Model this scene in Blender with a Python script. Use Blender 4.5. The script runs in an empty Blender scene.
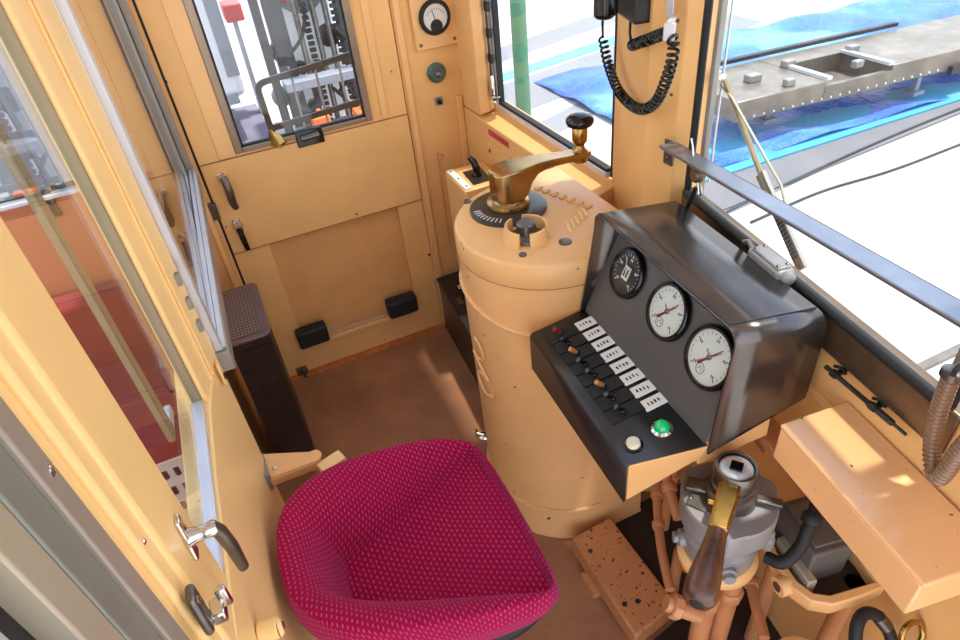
import bpy, bmesh, math, random
from mathutils import Vector as V, Matrix
random.seed(4)
SC = bpy.context.scene
COL = SC.collection
PI = math.pi

# ------------------------------------------------------------ materials
def srgb(r, g, b):
    f = lambda c: (c/255/12.92) if c/255 <= .04045 else ((c/255+.055)/1.055)**2.4
    return (f(r), f(g), f(b), 1)

class N:
    def __init__(s, name):
        s.m = bpy.data.materials.new(name); s.m.use_nodes = True
        s.t = s.m.node_tree; s.b = s.t.nodes['Principled BSDF']; s.out = s.t.nodes['Material Output']
        s.co = None
    def n(s, typ, **kw):
        x = s.t.nodes.new(typ)
        for k, v in kw.items(): setattr(x, k, v)
        return x
    def l(s, a, b): s.t.links.new(a, b)
    def coord(s):
        if not s.co: s.co = s.n('ShaderNodeTexCoord')
        return s.co.outputs['Object']
    def noise(s, scale, detail=3, rough=.5):
        x = s.n('ShaderNodeTexNoise'); x.inputs['Scale'].default_value = scale
        x.inputs['Detail'].default_value = detail; x.inputs['Roughness'].default_value = rough
        s.l(s.coord(), x.inputs['Vector']); return x.outputs['Fac']
    def ramp(s, fac, stops):
        r = s.n('ShaderNodeValToRGB')
        while len(r.color_ramp.elements) < len(stops): r.color_ramp.elements.new(.5)
        for e, (p, c) in zip(r.color_ramp.elements, stops):
            e.position = p; e.color = c if len(c) == 4 else (*c, 1)
        s.l(fac, r.inputs['Fac']); return r.outputs['Color']
    def mix(s, fac, a, b, mode='MIX'):
        x = s.n('ShaderNodeMix', data_type='RGBA', blend_type=mode)
        for sock, v in ((x.inputs[0], fac), (x.inputs[6], a), (x.inputs[7], b)):
            if hasattr(v, 'links') or isinstance(v, bpy.types.NodeSocket): s.l(v, sock)
            else: sock.default_value = v
        return x.outputs[2]
    def bump(s, fac, strength=.2, dist=.002):
        x = s.n('ShaderNodeBump'); x.inputs['Strength'].default_value = strength; x.inputs['Distance'].default_value = dist
        s.l(fac, x.inputs['Height']); s.l(x.outputs['Normal'], s.b.inputs['Normal'])
    def set(s, rough=.5, metal=0, spec=None, coat=0):
        s.b.inputs['Roughness'].default_value = rough; s.b.inputs['Metallic'].default_value = metal
        if spec is not None: s.b.inputs['Specular IOR Level'].default_value = spec
        if coat: s.b.inputs['Coat Weight'].default_value = coat; s.b.inputs['Coat Roughness'].default_value = .15

def paint(name, col, rough=.4, chips=0.0, chip_col=(.03, .022, .015, 1), var=.12, scale=6, dirt=0, metal=0, chip_scale=38, spec=None, coat=0):
    a = N(name)
    dark = tuple(c*(1-var) for c in col[:3]) + (1,); light = tuple(min(1, c*(1+var*.5)) for c in col[:3]) + (1,)
    c = a.ramp(a.noise(scale, 4), [(.3, dark), (.7, light)])
    if dirt:
        d = a.ramp(a.noise(scale*.7, 6, .7), [(.45, (0, 0, 0)), (.75, (dirt, dirt, dirt))])
        c = a.mix(d, c, tuple(x*.35 for x in col[:3]) + (1,))
    if chips:
        k = a.ramp(a.noise(chip_scale, 5, .6), [(1-chips-.012, (0, 0, 0)), (1-chips, (1, 1, 1))])
        c = a.mix(k, c, chip_col)
    a.l(c, a.b.inputs['Base Color'])
    a.set(rough, metal, spec, coat)
    a.bump(a.noise(60, 2), .05, .001)
    return a.m

ORANGE = srgb(236, 182, 114)
M = {}
M['orange'] = paint('cream_orange_paint', ORANGE, .38, chips=.27, var=.07, chip_scale=14, spec=.4)
M['orange_clean'] = paint('cream_orange_enamel', srgb(238, 184, 120), .33, var=.06)
M['orange_worn'] = paint('worn_orange_paint', srgb(236, 182, 120), .34, chips=.285, var=.07, chip_scale=26)
M['yellow'] = paint('sunny_cream_paint', srgb(250, 210, 142), .36, chips=.26, var=.05, chip_scale=14)
M['box_paint'] = paint('glossy_cream_enamel', srgb(236, 180, 124), .2, chips=.28, var=.05, chip_scale=60, coat=.3)
M['chipped'] = paint('heavily_chipped_orange_paint', srgb(200, 134, 84), .5, chips=.37, var=.12, chip_scale=75)
M['pipe'] = paint('painted_pipe_orange', srgb(205, 140, 92), .4, chips=.27, var=.15, chip_scale=50, dirt=.3)
M['black'] = paint('black_enamel', srgb(38, 37, 37), .35, var=.2, chips=.22, chip_col=(.2, .18, .15, 1), chip_scale=60)
M['hood'] = paint('dark_bronze_sheet', srgb(108, 102, 99), .24, var=.25, scale=9, chips=.25, chip_col=(.35, .3, .25, 1), metal=.85, chip_scale=50)
M['face'] = paint('charcoal_satin', srgb(86, 82, 78), .42, var=.12, metal=.1)
M['panel'] = paint('dulled_orange_paint', srgb(228, 168, 102), .4, var=.08, dirt=.15, chips=.26, chip_scale=20)
M['seam'] = paint('dirty_seam', srgb(150, 100, 62), .6, var=.2)
M['rubber'] = paint('black_rubber', srgb(24, 24, 25), .6, var=.2)
M['gloss_black'] = paint('glossy_black', srgb(14, 14, 15), .08, var=.1)
M['bandm'] = paint('dark_brown_metal', srgb(120, 98, 76), .35, var=.35, scale=10, metal=.6)
M['dark_floor'] = paint('dark_floor_and_shade', srgb(40, 32, 27), .6, var=.4, scale=8)
M['alu'] = paint('aluminium', srgb(206, 208, 214), .3, var=.06, metal=.4)
M['alu_dull'] = paint('dull_anodised_metal', srgb(150, 146, 138), .45, var=.08, metal=.3)
M['alu_teal'] = paint('greenish_anodised_metal', srgb(142, 146, 136), .4, var=.08, metal=.4)
M['jamb'] = paint('brown_grey_metal', srgb(158, 146, 134), .4, var=.06, metal=.2)
M['olive'] = paint('olive_brown_extrusion', srgb(150, 134, 104), .35, var=.1, metal=.3)
M['jamb_beige'] = paint('beige_grey_metal', srgb(176, 166, 144), .4, var=.06, metal=.2)
M['frame'] = paint('brown_grey_frame', srgb(156, 136, 116), .35, var=.2, metal=.5)
M['chrome'] = paint('chrome', srgb(215, 210, 205), .12, var=.1, metal=1)
M['steel'] = paint('dark_worn_steel', srgb(120, 116, 112), .35, var=.25, scale=25, metal=.9)
M['steel_strip'] = paint('steel_flat_bar', srgb(140, 146, 160), .35, var=.12, scale=20, metal=.8)
M['cast'] = paint('grey_cast_alu', srgb(150, 148, 146), .5, chips=.3, var=.15, chip_col=(.12, .11, .1, 1), chip_scale=50, metal=.3)
M['brass'] = paint('brass', srgb(184, 144, 78), .25, var=.3, scale=25, metal=1)
M['bronze'] = paint('polished_bronze', srgb(176, 144, 96), .25, var=.3, scale=14, metal=1)
M['disc'] = paint('dark_grey_disc', srgb(78, 74, 72), .3, var=.2, metal=.6)
M['white'] = paint('white_plastic', srgb(232, 230, 222), .4, var=.03)
M['ivory'] = paint('ivory_plastic', srgb(225, 215, 190), .35, var=.03)
M['dial'] = paint('dial_white', srgb(222, 220, 210), .35, var=.03)
M['ink'] = paint('ink', srgb(25, 24, 24), .6, var=.1)
M['red'] = paint('red_paint', srgb(175, 40, 35), .4, var=.1)
M['sticker'] = paint('pink_red_sticker', srgb(205, 70, 85), .5, var=.1)
M['amber'] = paint('amber_plastic', srgb(190, 120, 50), .3, var=.1)
M['redcap'] = paint('dark_red_plastic', srgb(130, 28, 30), .3, var=.1)
M['teal'] = paint('grey_green_plastic', srgb(72, 96, 88), .35, var=.12)
M['heater'] = paint('dark_mauve_brown_paint', srgb(112, 92, 90), .35, var=.15, chips=.25, chip_col=(.3, .25, .2, 1), chip_scale=40, metal=.2)
M['heater_front'] = paint('black_brown_paint', srgb(48, 36, 30), .4, var=.4, scale=12, chips=.3, chip_col=(.2, .13, .08, 1), chip_scale=30)
M['ridge'] = paint('corrugated_conduit', srgb(150, 122, 98), .35, var=.25, metal=.5)
M['grey_paint'] = paint('grey_box', srgb(104, 98, 92), .5, var=.25, dirt=.4)
M['terra'] = paint('brown_orange_panel', srgb(190, 116, 76), .5, var=.06)
M['vent_white'] = paint('off_white_sheet', srgb(205, 198, 190), .4, var=.05)
# outside
M['ground'] = paint('bright_concrete', srgb(196, 190, 180), .9, var=.06, scale=.6)
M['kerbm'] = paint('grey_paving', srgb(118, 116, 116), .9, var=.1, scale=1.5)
M['ground_shadow'] = paint('pale_grey_ground_shadow', srgb(138, 138, 140), .9, var=.08, scale=1)
M['cyan'] = paint('pale_blue_painted_line', srgb(110, 185, 190), .8, var=.05)
M['post_green'] = paint('green_painted_steel', srgb(80, 138, 105), .5, var=.15)
M['galv'] = paint('weathered_galvanised_steel', srgb(146, 136, 122), .4, var=.4, scale=3, metal=.5, dirt=.5)
M['dark_steel'] = paint('dark_grey_machine', srgb(66, 64, 66), .45, var=.25, metal=.3)
M['mid_grey'] = paint('mid_grey_paint', srgb(140, 142, 150), .5, var=.15)
M['orange_paint'] = paint('safety_orange', srgb(230, 110, 55), .5, var=.1)
M['van'] = paint('white_vehicle_paint', srgb(240, 240, 240), .3, var=.03)
M['lilac'] = paint('lilac_grey_sheet', srgb(112, 106, 124), .7, var=.2, scale=5)
M['pinkred'] = paint('faded_red_stack', srgb(195, 85, 80), .6, var=.15)

def wood():
    a = N('varnished_dark_wood')
    w = a.n('ShaderNodeTexNoise'); w.inputs['Scale'].default_value = 18; w.inputs['Detail'].default_value = 6
    mp = a.n('ShaderNodeMapping'); mp.inputs['Scale'].default_value = (1, 1, 6); a.l(a.coord(), mp.inputs['Vector']); a.l(mp.outputs[0], w.inputs['Vector'])
    c = a.ramp(w.outputs['Fac'], [(.3, srgb(48, 28, 20)), (.7, srgb(112, 72, 52))])
    a.l(c, a.b.inputs['Base Color']); a.set(.35, 0, None, .15); return a.m
M['wood'] = wood()

def linoleum():
    a = N('worn_brown_linoleum')
    c = a.ramp(a.noise(4, 6, .65), [(.3, srgb(140, 94, 62)), (.55, srgb(166, 114, 78)), (.8, srgb(184, 132, 92))])
    k = a.ramp(a.noise(2.2, 5, .7), [(.5, (0, 0, 0)), (.8, (.4, .4, .4))])
    c = a.mix(k, c, srgb(92, 70, 48)); a.l(c, a.b.inputs['Base Color']); a.set(.55); a.bump(a.noise(90, 2), .1, .001); return a.m
M['lino'] = linoleum()

def fabric(name, base, dash, scale, rot=0.0, base2=None, uv=False):
    a = N(name)
    mp = a.n('ShaderNodeMapping'); mp.inputs['Scale'].default_value = (scale, scale, scale); mp.inputs['Rotation'].default_value = (0, 0, rot)
    a.coord(); a.l(a.co.outputs['UV' if uv else 'Object'], mp.inputs['Vector'])
    sx = a.n('ShaderNodeSeparateXYZ'); a.l(mp.outputs[0], sx.inputs[0]); cx = a.n('ShaderNodeCombineXYZ')
    a.l(sx.outputs[0], cx.inputs[0]); a.l(sx.outputs[1], cx.inputs[1])
    br = a.n('ShaderNodeTexBrick'); br.offset = .5; a.l(cx.outputs[0], br.inputs['Vector'])
    br.inputs['Color1'].default_value = dash; br.inputs['Color2'].default_value = dash; br.inputs['Mortar'].default_value = base
    br.inputs['Scale'].default_value = 1; br.inputs['Mortar Size'].default_value = .55; br.inputs['Mortar Smooth'].default_value = .1
    br.inputs['Brick Width'].default_value = 2.0; br.inputs['Row Height'].default_value = 1.45
    nz = a.ramp(a.noise(7, 4), [(.3, (0, 0, 0)), (.7, (1, 1, 1))])
    c = a.mix(nz, br.outputs['Color'], base2 or base)
    c2 = a.mix(.75, c, br.outputs['Color'])
    a.l(c2, a.b.inputs['Base Color']); a.set(.95, 0, .15)
    a.b.inputs['Sheen Weight'].default_value = .22; a.b.inputs['Sheen Roughness'].default_value = .5
    a.b.inputs['Sheen Tint'].default_value = (1, .3, .8, 1)
    a.bump(a.noise(420, 2), .5, .002); return a.m
M['fabric'] = fabric('magenta_dashed_moquette', srgb(162, 8, 58), srgb(188, 86, 136), 122, PI/2 - .05, srgb(128, 4, 62), True)
M['redcloth'] = fabric('dull_red_moquette', srgb(132, 50, 44), srgb(146, 66, 58), 100, 0, srgb(116, 40, 46))

def holes(name, base, hole, pitch, r):
    a = N(name); sx = a.n('ShaderNodeSeparateXYZ'); a.l(a.coord(), sx.inputs[0])
    def mt(op, x, y=None):
        m = a.n('ShaderNodeMath', operation=op)
        for i, v in enumerate((x, y)):
            if v is None: continue
            if isinstance(v, (int, float)): m.inputs[i].default_value = v
            else: a.l(v, m.inputs[i])
        return m.outputs[0]
    ps = []
    for ax in (0, 1):
        f = mt('FRACT', mt('MULTIPLY', sx.outputs[ax], 1/pitch[ax])); d = mt('MULTIPLY', mt('SUBTRACT', f, .5), pitch[ax]); ps.append(mt('MULTIPLY', d, d))
    k = mt('LESS_THAN', mt('ADD', ps[0], ps[1]), r*r)
    a.l(a.mix(k, base, hole), a.b.inputs['Base Color']); a.set(.4, .2); return a.m
M['perf'] = holes('perforated_mauve_sheet', srgb(122, 102, 98), (.006, .005, .005, 1), (.0112, .0165), .0037)

def glass(name, tint=(.97, .99, .99, 1), ior=1.45):
    m = bpy.data.materials.new(name); m.use_nodes = True; t = m.node_tree; t.nodes.clear()
    o = t.nodes.new('ShaderNodeOutputMaterial'); mx = t.nodes.new('ShaderNodeMixShader'); tr = t.nodes.new('ShaderNodeBsdfTransparent')
    gl = t.nodes.new('ShaderNodeBsdfGlossy'); gl.inputs['Roughness'].default_value = .01
    lw = t.nodes.new('ShaderNodeLayerWeight'); lw.inputs['Blend'].default_value = .5
    pw_ = t.nodes.new('ShaderNodeMath'); pw_.operation = 'POWER'; pw_.inputs[1].default_value = 5
    fr = t.nodes.new('ShaderNodeMath'); fr.operation = 'MULTIPLY_ADD'; fr.inputs[1].default_value = .85; fr.inputs[2].default_value = .03
    t.links.new(lw.outputs['Facing'], pw_.inputs[0]); t.links.new(pw_.outputs[0], fr.inputs[0])
    tr.inputs['Color'].default_value = tint
    t.links.new(fr.outputs[0], mx.inputs[0]); t.links.new(tr.outputs[0], mx.inputs[1]); t.links.new(gl.outputs[0], mx.inputs[2]); t.links.new(mx.outputs[0], o.inputs['Surface'])
    return m
M['glass'] = glass('window_glass')

def lens(name, col, em):
    a = N(name); a.b.inputs['Base Color'].default_value = col; a.set(.12, 0, .6, .5)
    a.b.inputs['Emission Color'].default_value = col; a.b.inputs['Emission Strength'].default_value = em; return a.m
M['green_lens'] = lens('green_lamp_lens', (.0, .32, .09, 1), .25)

def tarp():
    a = N('blue_tarpaulin')
    c = a.ramp(a.noise(.55, 5, .6), [(.35, srgb(34, 84, 180)), (.52, srgb(64, 125, 215)), (.68, srgb(130, 185, 230))])
    a.l(c, a.b.inputs['Base Color']); a.set(.35); a.bump(a.noise(2.2, 6, .7), .8, .15); return a.m
M['tarp'] = tarp()
M['tarp_edge'] = paint('pale_cyan_tarpaulin', srgb(80, 160, 195), .5, var=.1, scale=2)

# ------------------------------------------------------------ mesh helpers
POS = {}
def B(): return bmesh.new()

def hexa(bm, b4, t4):
    vs = [bm.verts.new(p) for p in list(b4) + list(t4)]
    n = len(b4)
    bm.faces.new(vs[:n][::-1]); bm.faces.new(vs[n:])
    for i in range(n): bm.faces.new((vs[i], vs[(i+1) % n], vs[n+(i+1) % n], vs[n+i]))
    return bm

def box(bm, x0, x1, y0, y1, z0, z1):
    return hexa(bm, [(x0, y0, z0), (x1, y0, z0), (x1, y1, z0), (x0, y1, z0)], [(x0, y0, z1), (x1, y0, z1), (x1, y1, z1), (x0, y1, z1)])

def obox(bm, c, ax, ay, az, sx, sy, sz):
    """box centred at c with half sizes along three axes"""
    c = V(c); ax = V(ax).normalized()*sx; ay = V(ay).normalized()*sy; az = V(az).normalized()*sz
    return hexa(bm, [c-ax-ay-az, c+ax-ay-az, c+ax+ay-az, c-ax+ay-az], [c-ax-ay+az, c+ax-ay+az, c+ax+ay+az, c-ax+ay+az])

def prism(bm, poly, z0, z1):
    return hexa(bm, [(x, y, z0) for x, y in poly], [(x, y, z1) for x, y in poly])

def frame_of(d):
    d = V(d).normalized(); u = d.orthogonal().normalized(); return u, d.cross(u).normalized()

def tube(bm, pts, r, n=12, closed=False, caps=True):
    pts = [V(p) for p in pts]; rs = r if isinstance(r, (list, tuple)) else [r]*len(pts)
    rings = []; u = None
    for i, p in enumerate(pts):
        if closed: d = pts[(i+1) % len(pts)] - pts[i-1]
        else: d = pts[min(i+1, len(pts)-1)] - pts[max(i-1, 0)]
        if d.length < 1e-9: d = V((0, 0, 1))
        d.normalize()
        if u is None: u = d.orthogonal().normalized()
        u = (u - d*u.dot(d)); u = u.normalized() if u.length > 1e-6 else d.orthogonal().normalized()
        w = d.cross(u)
        rings.append([bm.verts.new(p + (u*math.cos(a)+w*math.sin(a))*rs[i]) for a in [2*PI*k/n for k in range(n)]])
    m = len(rings)
    for i in range(m if closed else m-1):
        a, b = rings[i], rings[(i+1) % m]
        for k in range(n): bm.faces.new((a[k], a[(k+1) % n], b[(k+1) % n], b[k]))
    if caps and not closed: bm.faces.new(rings[0][::-1]); bm.faces.new(rings[-1])
    return bm

def lathe(bm, c, axis, prof, n=32):
    """prof: list of (radius, height along axis)"""
    c = V(c); ax = V(axis).normalized(); u, w = frame_of(ax); rings = []
    for r, h in prof:
        rings.append([bm.verts.new(c + ax*h + (u*math.cos(2*PI*k/n)+w*math.sin(2*PI*k/n))*max(r, 1e-5)) for k in range(n)])
    for a, b in zip(rings, rings[1:]):
        for k in range(n): bm.faces.new((a[k], a[(k+1) % n], b[(k+1) % n], b[k]))
    bm.faces.new(rings[0][::-1]); bm.faces.new(rings[-1]); return bm

def spline(pts, n=8):
    pts = [V(p) for p in pts]; out = []
    P = [pts[0]*2-pts[1]] + pts + [pts[-1]*2-pts[-2]]
    for i in range(1, len(P)-2):
        for k in range(n):
            t = k/n; a, b, c, d = P[i-1:i+3]
            out.append(.5*((2*b)+(c-a)*t+(2*a-5*b+4*c-d)*t*t+(3*b-a-3*c+d)*t**3))
    out.append(pts[-1]); return out

def mk(name, bm, mat, parent=None, smooth=True, bev=0, seg=2, angle=40):
    bmesh.ops.recalc_face_normals(bm, faces=bm.faces)
    xs = [v.co for v in bm.verts]
    o0 = V(((min(v.x for v in xs)+max(v.x for v in xs))/2, (min(v.y for v in xs)+max(v.y for v in xs))/2, min(v.z for v in xs)))
    for v in bm.verts: v.co -= o0
    me = bpy.data.meshes.new(name); bm.to_mesh(me); bm.free()
    ms = mat if isinstance(mat, (list, tuple)) else [mat]
    for m in ms: me.materials.append(M[m] if isinstance(m, str) else m)
    if smooth:
        for p in me.polygons: p.use_smooth = True
        me.set_sharp_from_angle(angle=math.radians(angle))
    o = bpy.data.objects.new(name, me); COL.objects.link(o); POS[o.name] = o0
    if parent: o.parent = parent; o.location = o0 - POS[parent.name]
    else: o.location = o0
    if bev:
        b = o.modifiers.new('bevel', 'BEVEL'); b.width = bev; b.segments = seg; b.limit_method = 'ANGLE'; b.angle_limit = math.radians(35)
    return o

def tag(o, label=None, cat=None, group=None, kind=None):
    for k, v in (('label', label), ('category', cat), ('group', group), ('kind', kind)):
        if v: o[k] = v
    return o
def thing(name, loc, label, cat, group=None):
    e = bpy.data.objects.new(name, None); e.location = loc; e.empty_display_size = .1; COL.objects.link(e); POS[e.name] = V(loc)
    return tag(e, label, cat, group)
def struct(name, bm, mat, parent=None, **k):
    o = mk(name, bm, mat, parent, **k)
    if not parent: o['kind'] = 'structure'
    return o
def sroot(name, loc):
    e = bpy.data.objects.new(name, None); e.location = loc; COL.objects.link(e); POS[e.name] = V(loc); e['kind'] = 'structure'; return e
def screw(parent, p, axis, r=.004, mat='steel', name='screw'):
    b = B(); lathe(b, p, axis, [(r, -.001), (r, .0012), (r*.6, .0025)], 12); return mk(name, b, mat, parent)

# ============================================================ THE CAB
# plan: x forward (windscreen side), y towards the entrance door, z up
YD = 2.486
# ---- floor
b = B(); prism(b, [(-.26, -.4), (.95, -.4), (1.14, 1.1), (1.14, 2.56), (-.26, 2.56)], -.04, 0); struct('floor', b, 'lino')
b = B(); prism(b, [(.95, -.2), (1.13, 1.13), (.87, 1.13), (.795, 1.08), (.795, .725), (.60, .69), (.60, -.2)], 0, .004); struct('trim_1', b, 'dark_floor')  # dark sheet: the shade under the console put into the floor colour

# ---- front wall below the windows
WD = V((.117, .697, 0)).normalized()          # direction of the windscreen
WN = V((WD.y, -WD.x, 0))                        # outward
def wp(t, off=0, z=0):                          # t metres along the windscreen from its left corner towards the viewer
    p = V((.996, 1.12, z)) - WD*t + WN*off; return p
def wslab(bm, t0, t1, o0, o1, z0, z1, z0b=None, z1b=None):
    """slab along the windscreen, inner face offset o0, outer o1; z1b lets the top slope"""
    z1b = z1 if z1b is None else z1b; z0b = z0 if z0b is None else z0b
    a = [wp(t0, o0, z0), wp(t1, o0, z0), wp(t1, o1, z0b), wp(t0, o1, z0b)]
    c = [wp(t0, o0, z1), wp(t1, o0, z1), wp(t1, o1, z1b), wp(t0, o1, z1b)]
    return hexa(bm, a, c)
T1 = .745                                       # right end of the windscreen
wf = sroot('wall_front', wp(.6, 0, 0))
b = B(); wslab(b, -.5, 1.25, .13, .16, 0, 1.05); mk('lower_panel', b, 'orange', wf, bev=.003)
b = B(); wslab(b, -.06, 1.25, -.007, .02, 1.06, 1.125, 1.06, 1.170); mk('ledge', b, 'orange', wf, bev=.003)
b = B(); wslab(b, -.06, 1.25, -.01, .16, 1.04, 1.06); mk('shelf', b, 'orange', wf, bev=.003)
b = B(); wslab(b, -.02, .80, -.004, .03, 1.15, 1.236); mk('sill_band', b, 'bandm', wf, bev=.004)
b = B(); wslab(b, .80, 1.25, -.005, .05, 1.12, 2.25); mk('pillar', b, 'orange', wf, bev=.006)
b = B(); tube(b, [wp(-.0, -.003, 1.235), wp(.775, -.003, 1.235)], .011, 10); mk('gasket', b, 'rubber', wf)
# ---- windscreen
w2 = sroot('window_2', wp(.37, 0, 1.236))
b = B(); tube(b, [wp(.775, .0, 1.24), wp(.775, .0, 2.25)], .010, 8); tube(b, [wp(.0, 0, 1.24), wp(.0, 0, 2.25)], .009, 8); mk('gasket', b, 'rubber', w2)
b = B(); wslab(b, .03, .045, .002, .016, 1.245, 2.25); wslab(b, .75, .765, .002, .016, 1.245, 2.25); mk('window_frame', b, 'alu_dull', w2, bev=.002)
b = B(); wslab(b, .0, .775, .008, .012, 1.24, 2.24); mk('pane', b, 'glass', w2, smooth=False)

# ---- side-front wall (below and around window 1)
ws = sroot('wall_side_front', (1.0, 2.0, 0))
b = B()
hexa(b, [(.962, 2.49, 0), (.985, 1.50, 0), (1.10, 1.50, 0), (1.10, 2.56, 0), (.962, 2.56, 0)],
     [(.962, 2.49, 1.065), (.985, 1.50, 1.065), (1.10, 1.50, 1.10), (1.10, 2.56, 1.10), (.962, 2.56, 1.065)])
mk('lower_panel', b, 'orange', ws, bev=.004)
b = B(); hexa(b, [(.964, 2.49, 1.07), (.964, 2.315, 1.08), (1.0, 2.30, 1.09), (1.06, 2.34, 1.09), (1.06, 2.5, 1.09)],
              [(.964, 2.49, 2.25), (.964, 2.315, 2.25), (1.0, 2.30, 2.25), (1.06, 2.34, 2.25), (1.06, 2.5, 2.25)]); mk('corner_box', b, 'orange_clean', ws, bev=.005)
b = B(); obox(b, (.967, 2.165, .955), (0, 1, 0), (0, 0, 1), (1, 0, 0), .11, .030, .003); mk('access_cover', b, 'orange', ws, bev=.006)
for y in (2.25, 2.08): screw(ws, (.9635, y, .955), (-1, 0, 0), .008)
# ---- corner column with the handset
b = B(); prism(b, [(1.052, 1.525), (.965, 1.262), (.983, 1.168), (1.02, 1.150), (1.06, 1.16), (1.12, 1.30), (1.12, 1.52)], 0, 2.25)
col = struct('trim_2', b, 'orange', bev=.003, angle=15)
for p in ((.978, 1.19, 1.46), (.978, 1.19, 1.62)): screw(col, p, (-1, -.2, 0), .004)
# ---- window 1
w1 = sroot('window_1', (1.05, 1.9, 1.1))
b = B(); box(b, 1.032, 1.062, 1.53, 2.33, 1.098, 1.118); box(b, 1.032, 1.062, 2.285, 2.305, 1.118, 2.24); mk('window_frame', b, 'alu', w1, bev=.003)
b = B(); box(b, 1.036, 1.058, 1.53, 2.285, 1.118, 1.128); box(b, 1.036, 1.058, 2.275, 2.286, 1.128, 2.24); box(b, 1.05, 1.066, 1.50, 1.53, 1.10, 2.24); mk('gasket', b, 'rubber', w1)
b = B(); box(b, 1.046, 1.050, 1.53, 2.28, 1.122, 2.24); mk('pane', b, 'glass', w1, smooth=False)
h = B(); box(h, 1.018, 1.034, 2.29, 2.31, 1.13, 2.2); mk('hinge_rail', h, 'steel', w1, bev=.002)
h = B(); lathe(h, (1.015, 2.285, 1.16), (0, 0, 1), [(.009, 0), (.009, .05)], 12); box(h, 1.0, 1.03, 2.255, 2.29, 1.15, 1.158); box(h, 1.0, 1.012, 2.26, 2.275, 1.19, 1.24); mk('latch', h, 'chrome', w1, bev=.001)
for k in range(4):
    h = B(); box(h, 1.012, 1.022, 2.27, 2.30, 1.28+k*.09, 1.31+k*.09); mk('hinge_rib', h, 'rubber', w1)

b = B(); prism(b, [(-.28, -.25), (.86, -.25), (.94, .40), (1.05, 1.15), (1.12, 1.5), (1.12, 2.58), (-.28, 2.58)], 2.25, 2.30); struct('ceiling', b, 'white')
# ---- entrance-door wall
wd = sroot('wall_left', (.2, 2.5, 0))
b = B(); box(b, .722, 1.0, YD, 2.56, 0, 2.25); mk('column_panel', b, 'orange', wd)
b = B(); box(b, .728, .752, YD-.014, YD, 0, 2.25); mk('door_post', b, 'orange_clean', wd, bev=.003)
b = B(); box(b, .935, .960, YD-.012, YD, 0, 1.12); mk('corner_strip', b, 'orange', wd, bev=.003)
b = B(); box(b, -.26, -.112, YD, 2.56, 0, 2.25); mk('jamb_panel', b, 'orange', wd)
b = B(); box(b, -.150, -.128, YD-.02, YD, 0, 2.25); mk('jamb_strip', b, 'orange_clean', wd, bev=.004)
for z in (.88, .42):
    b = B(); box(b, -.125, -.098, YD-.016, YD-.001, z, z+.07); lathe(b, (-.108, YD-.016, z), (0, 0, 1), [(.006, 0), (.006, .07)], 10); mk('hinge', b, 'steel', wd, bev=.001)

b = B(); box(b, -.1135, -.1015, YD+.004, YD+.05, 0, 2.25); mk('door_gap_seal', b, 'rubber', wd)
d1 = sroot('door_1', (.31, YD, 0))
# leaf built around the window opening and the sunk lower panel
DX0, DX1 = -.103, .718
b = B()
y0, y1 = YD, YD+.045
box(b, DX0, .040, y0, y1, .012, 2.2); box(b, .560, DX1, y0, y1, .715, 2.2); box(b, .604, DX1, y0, y1, .012, .715)
box(b, .040, .560, y0, y1, .715, 1.120); box(b, .040, .604, y0, y1, .012, .17)
mk('door_leaf', b, 'orange', d1, smooth=False)
b = B(); box(b, .038, .606, YD+.034, YD+.044, .16, .72); mk('sunk_panel', b, 'panel', d1, smooth=False)
b = B(); box(b, DX0+.002, DX1-.002, YD-.006, YD, .715, 1.095); mk('middle_rail', b, 'orange', d1, bev=.002)
b = B(); box(b, DX0, DX1, YD-.0065, YD-.001, 1.0945, 1.0975); box(b, DX0, DX1, YD-.0062, YD-.001, .7125, .7155); mk('seam', b, 'seam', d1, smooth=False)
b = B(); box(b, -.030, .034, YD-.0045, YD, 1.10, 2.2); box(b, .612, .640, YD-.0045, YD, 1.10, 2.2); mk('window_surround', b, 'orange_clean', d1, bev=.002)
b = B(); box(b, .030, .600, YD-.016, YD, .145, .168); mk('pocket_rail', b, 'orange_clean', d1, bev=.004)
b = B()
for x0, x1, z0, z1 in ((.034, .062, 1.108, 2.2), (.546, .572, 1.108, 2.2), (.062, .546, 1.108, 1.127)): box(b, x0, x1, YD-.010, YD+.012, z0, z1)
fr = mk('window_frame', b, 'frame', d1, bev=.003)
b = B()
for x0, x1, z0, z1 in ((.062, .069, 1.127, 2.2), (.539, .546, 1.127, 2.2), (.062, .546, 1.127, 1.135)): box(b, x0, x1, YD-.003, YD+.012, z0, z1)
mk('gasket', b, 'rubber', fr)
b = B(); box(b, .066, .542, YD+.002, YD+.006, 1.13, 2.2); mk('pane', b, 'glass', d1, smooth=False)
for x0, x1, z0, z1, s in ((.020, .160, .175, .265, .055), (.455, .600, .172, .262, .055)):
    b = B(); box(b, x0, x1, YD-s, YD+.01, z0, z1); mk('rubber_stop', b, 'rubber', d1, bev=.012, seg=3)
b = B(); tube(b, [(.16, YD-.012, .205), (.462, YD-.012, .20)], .005, 8); mk('stop_rod', b, 'alu_dull', d1)
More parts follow.
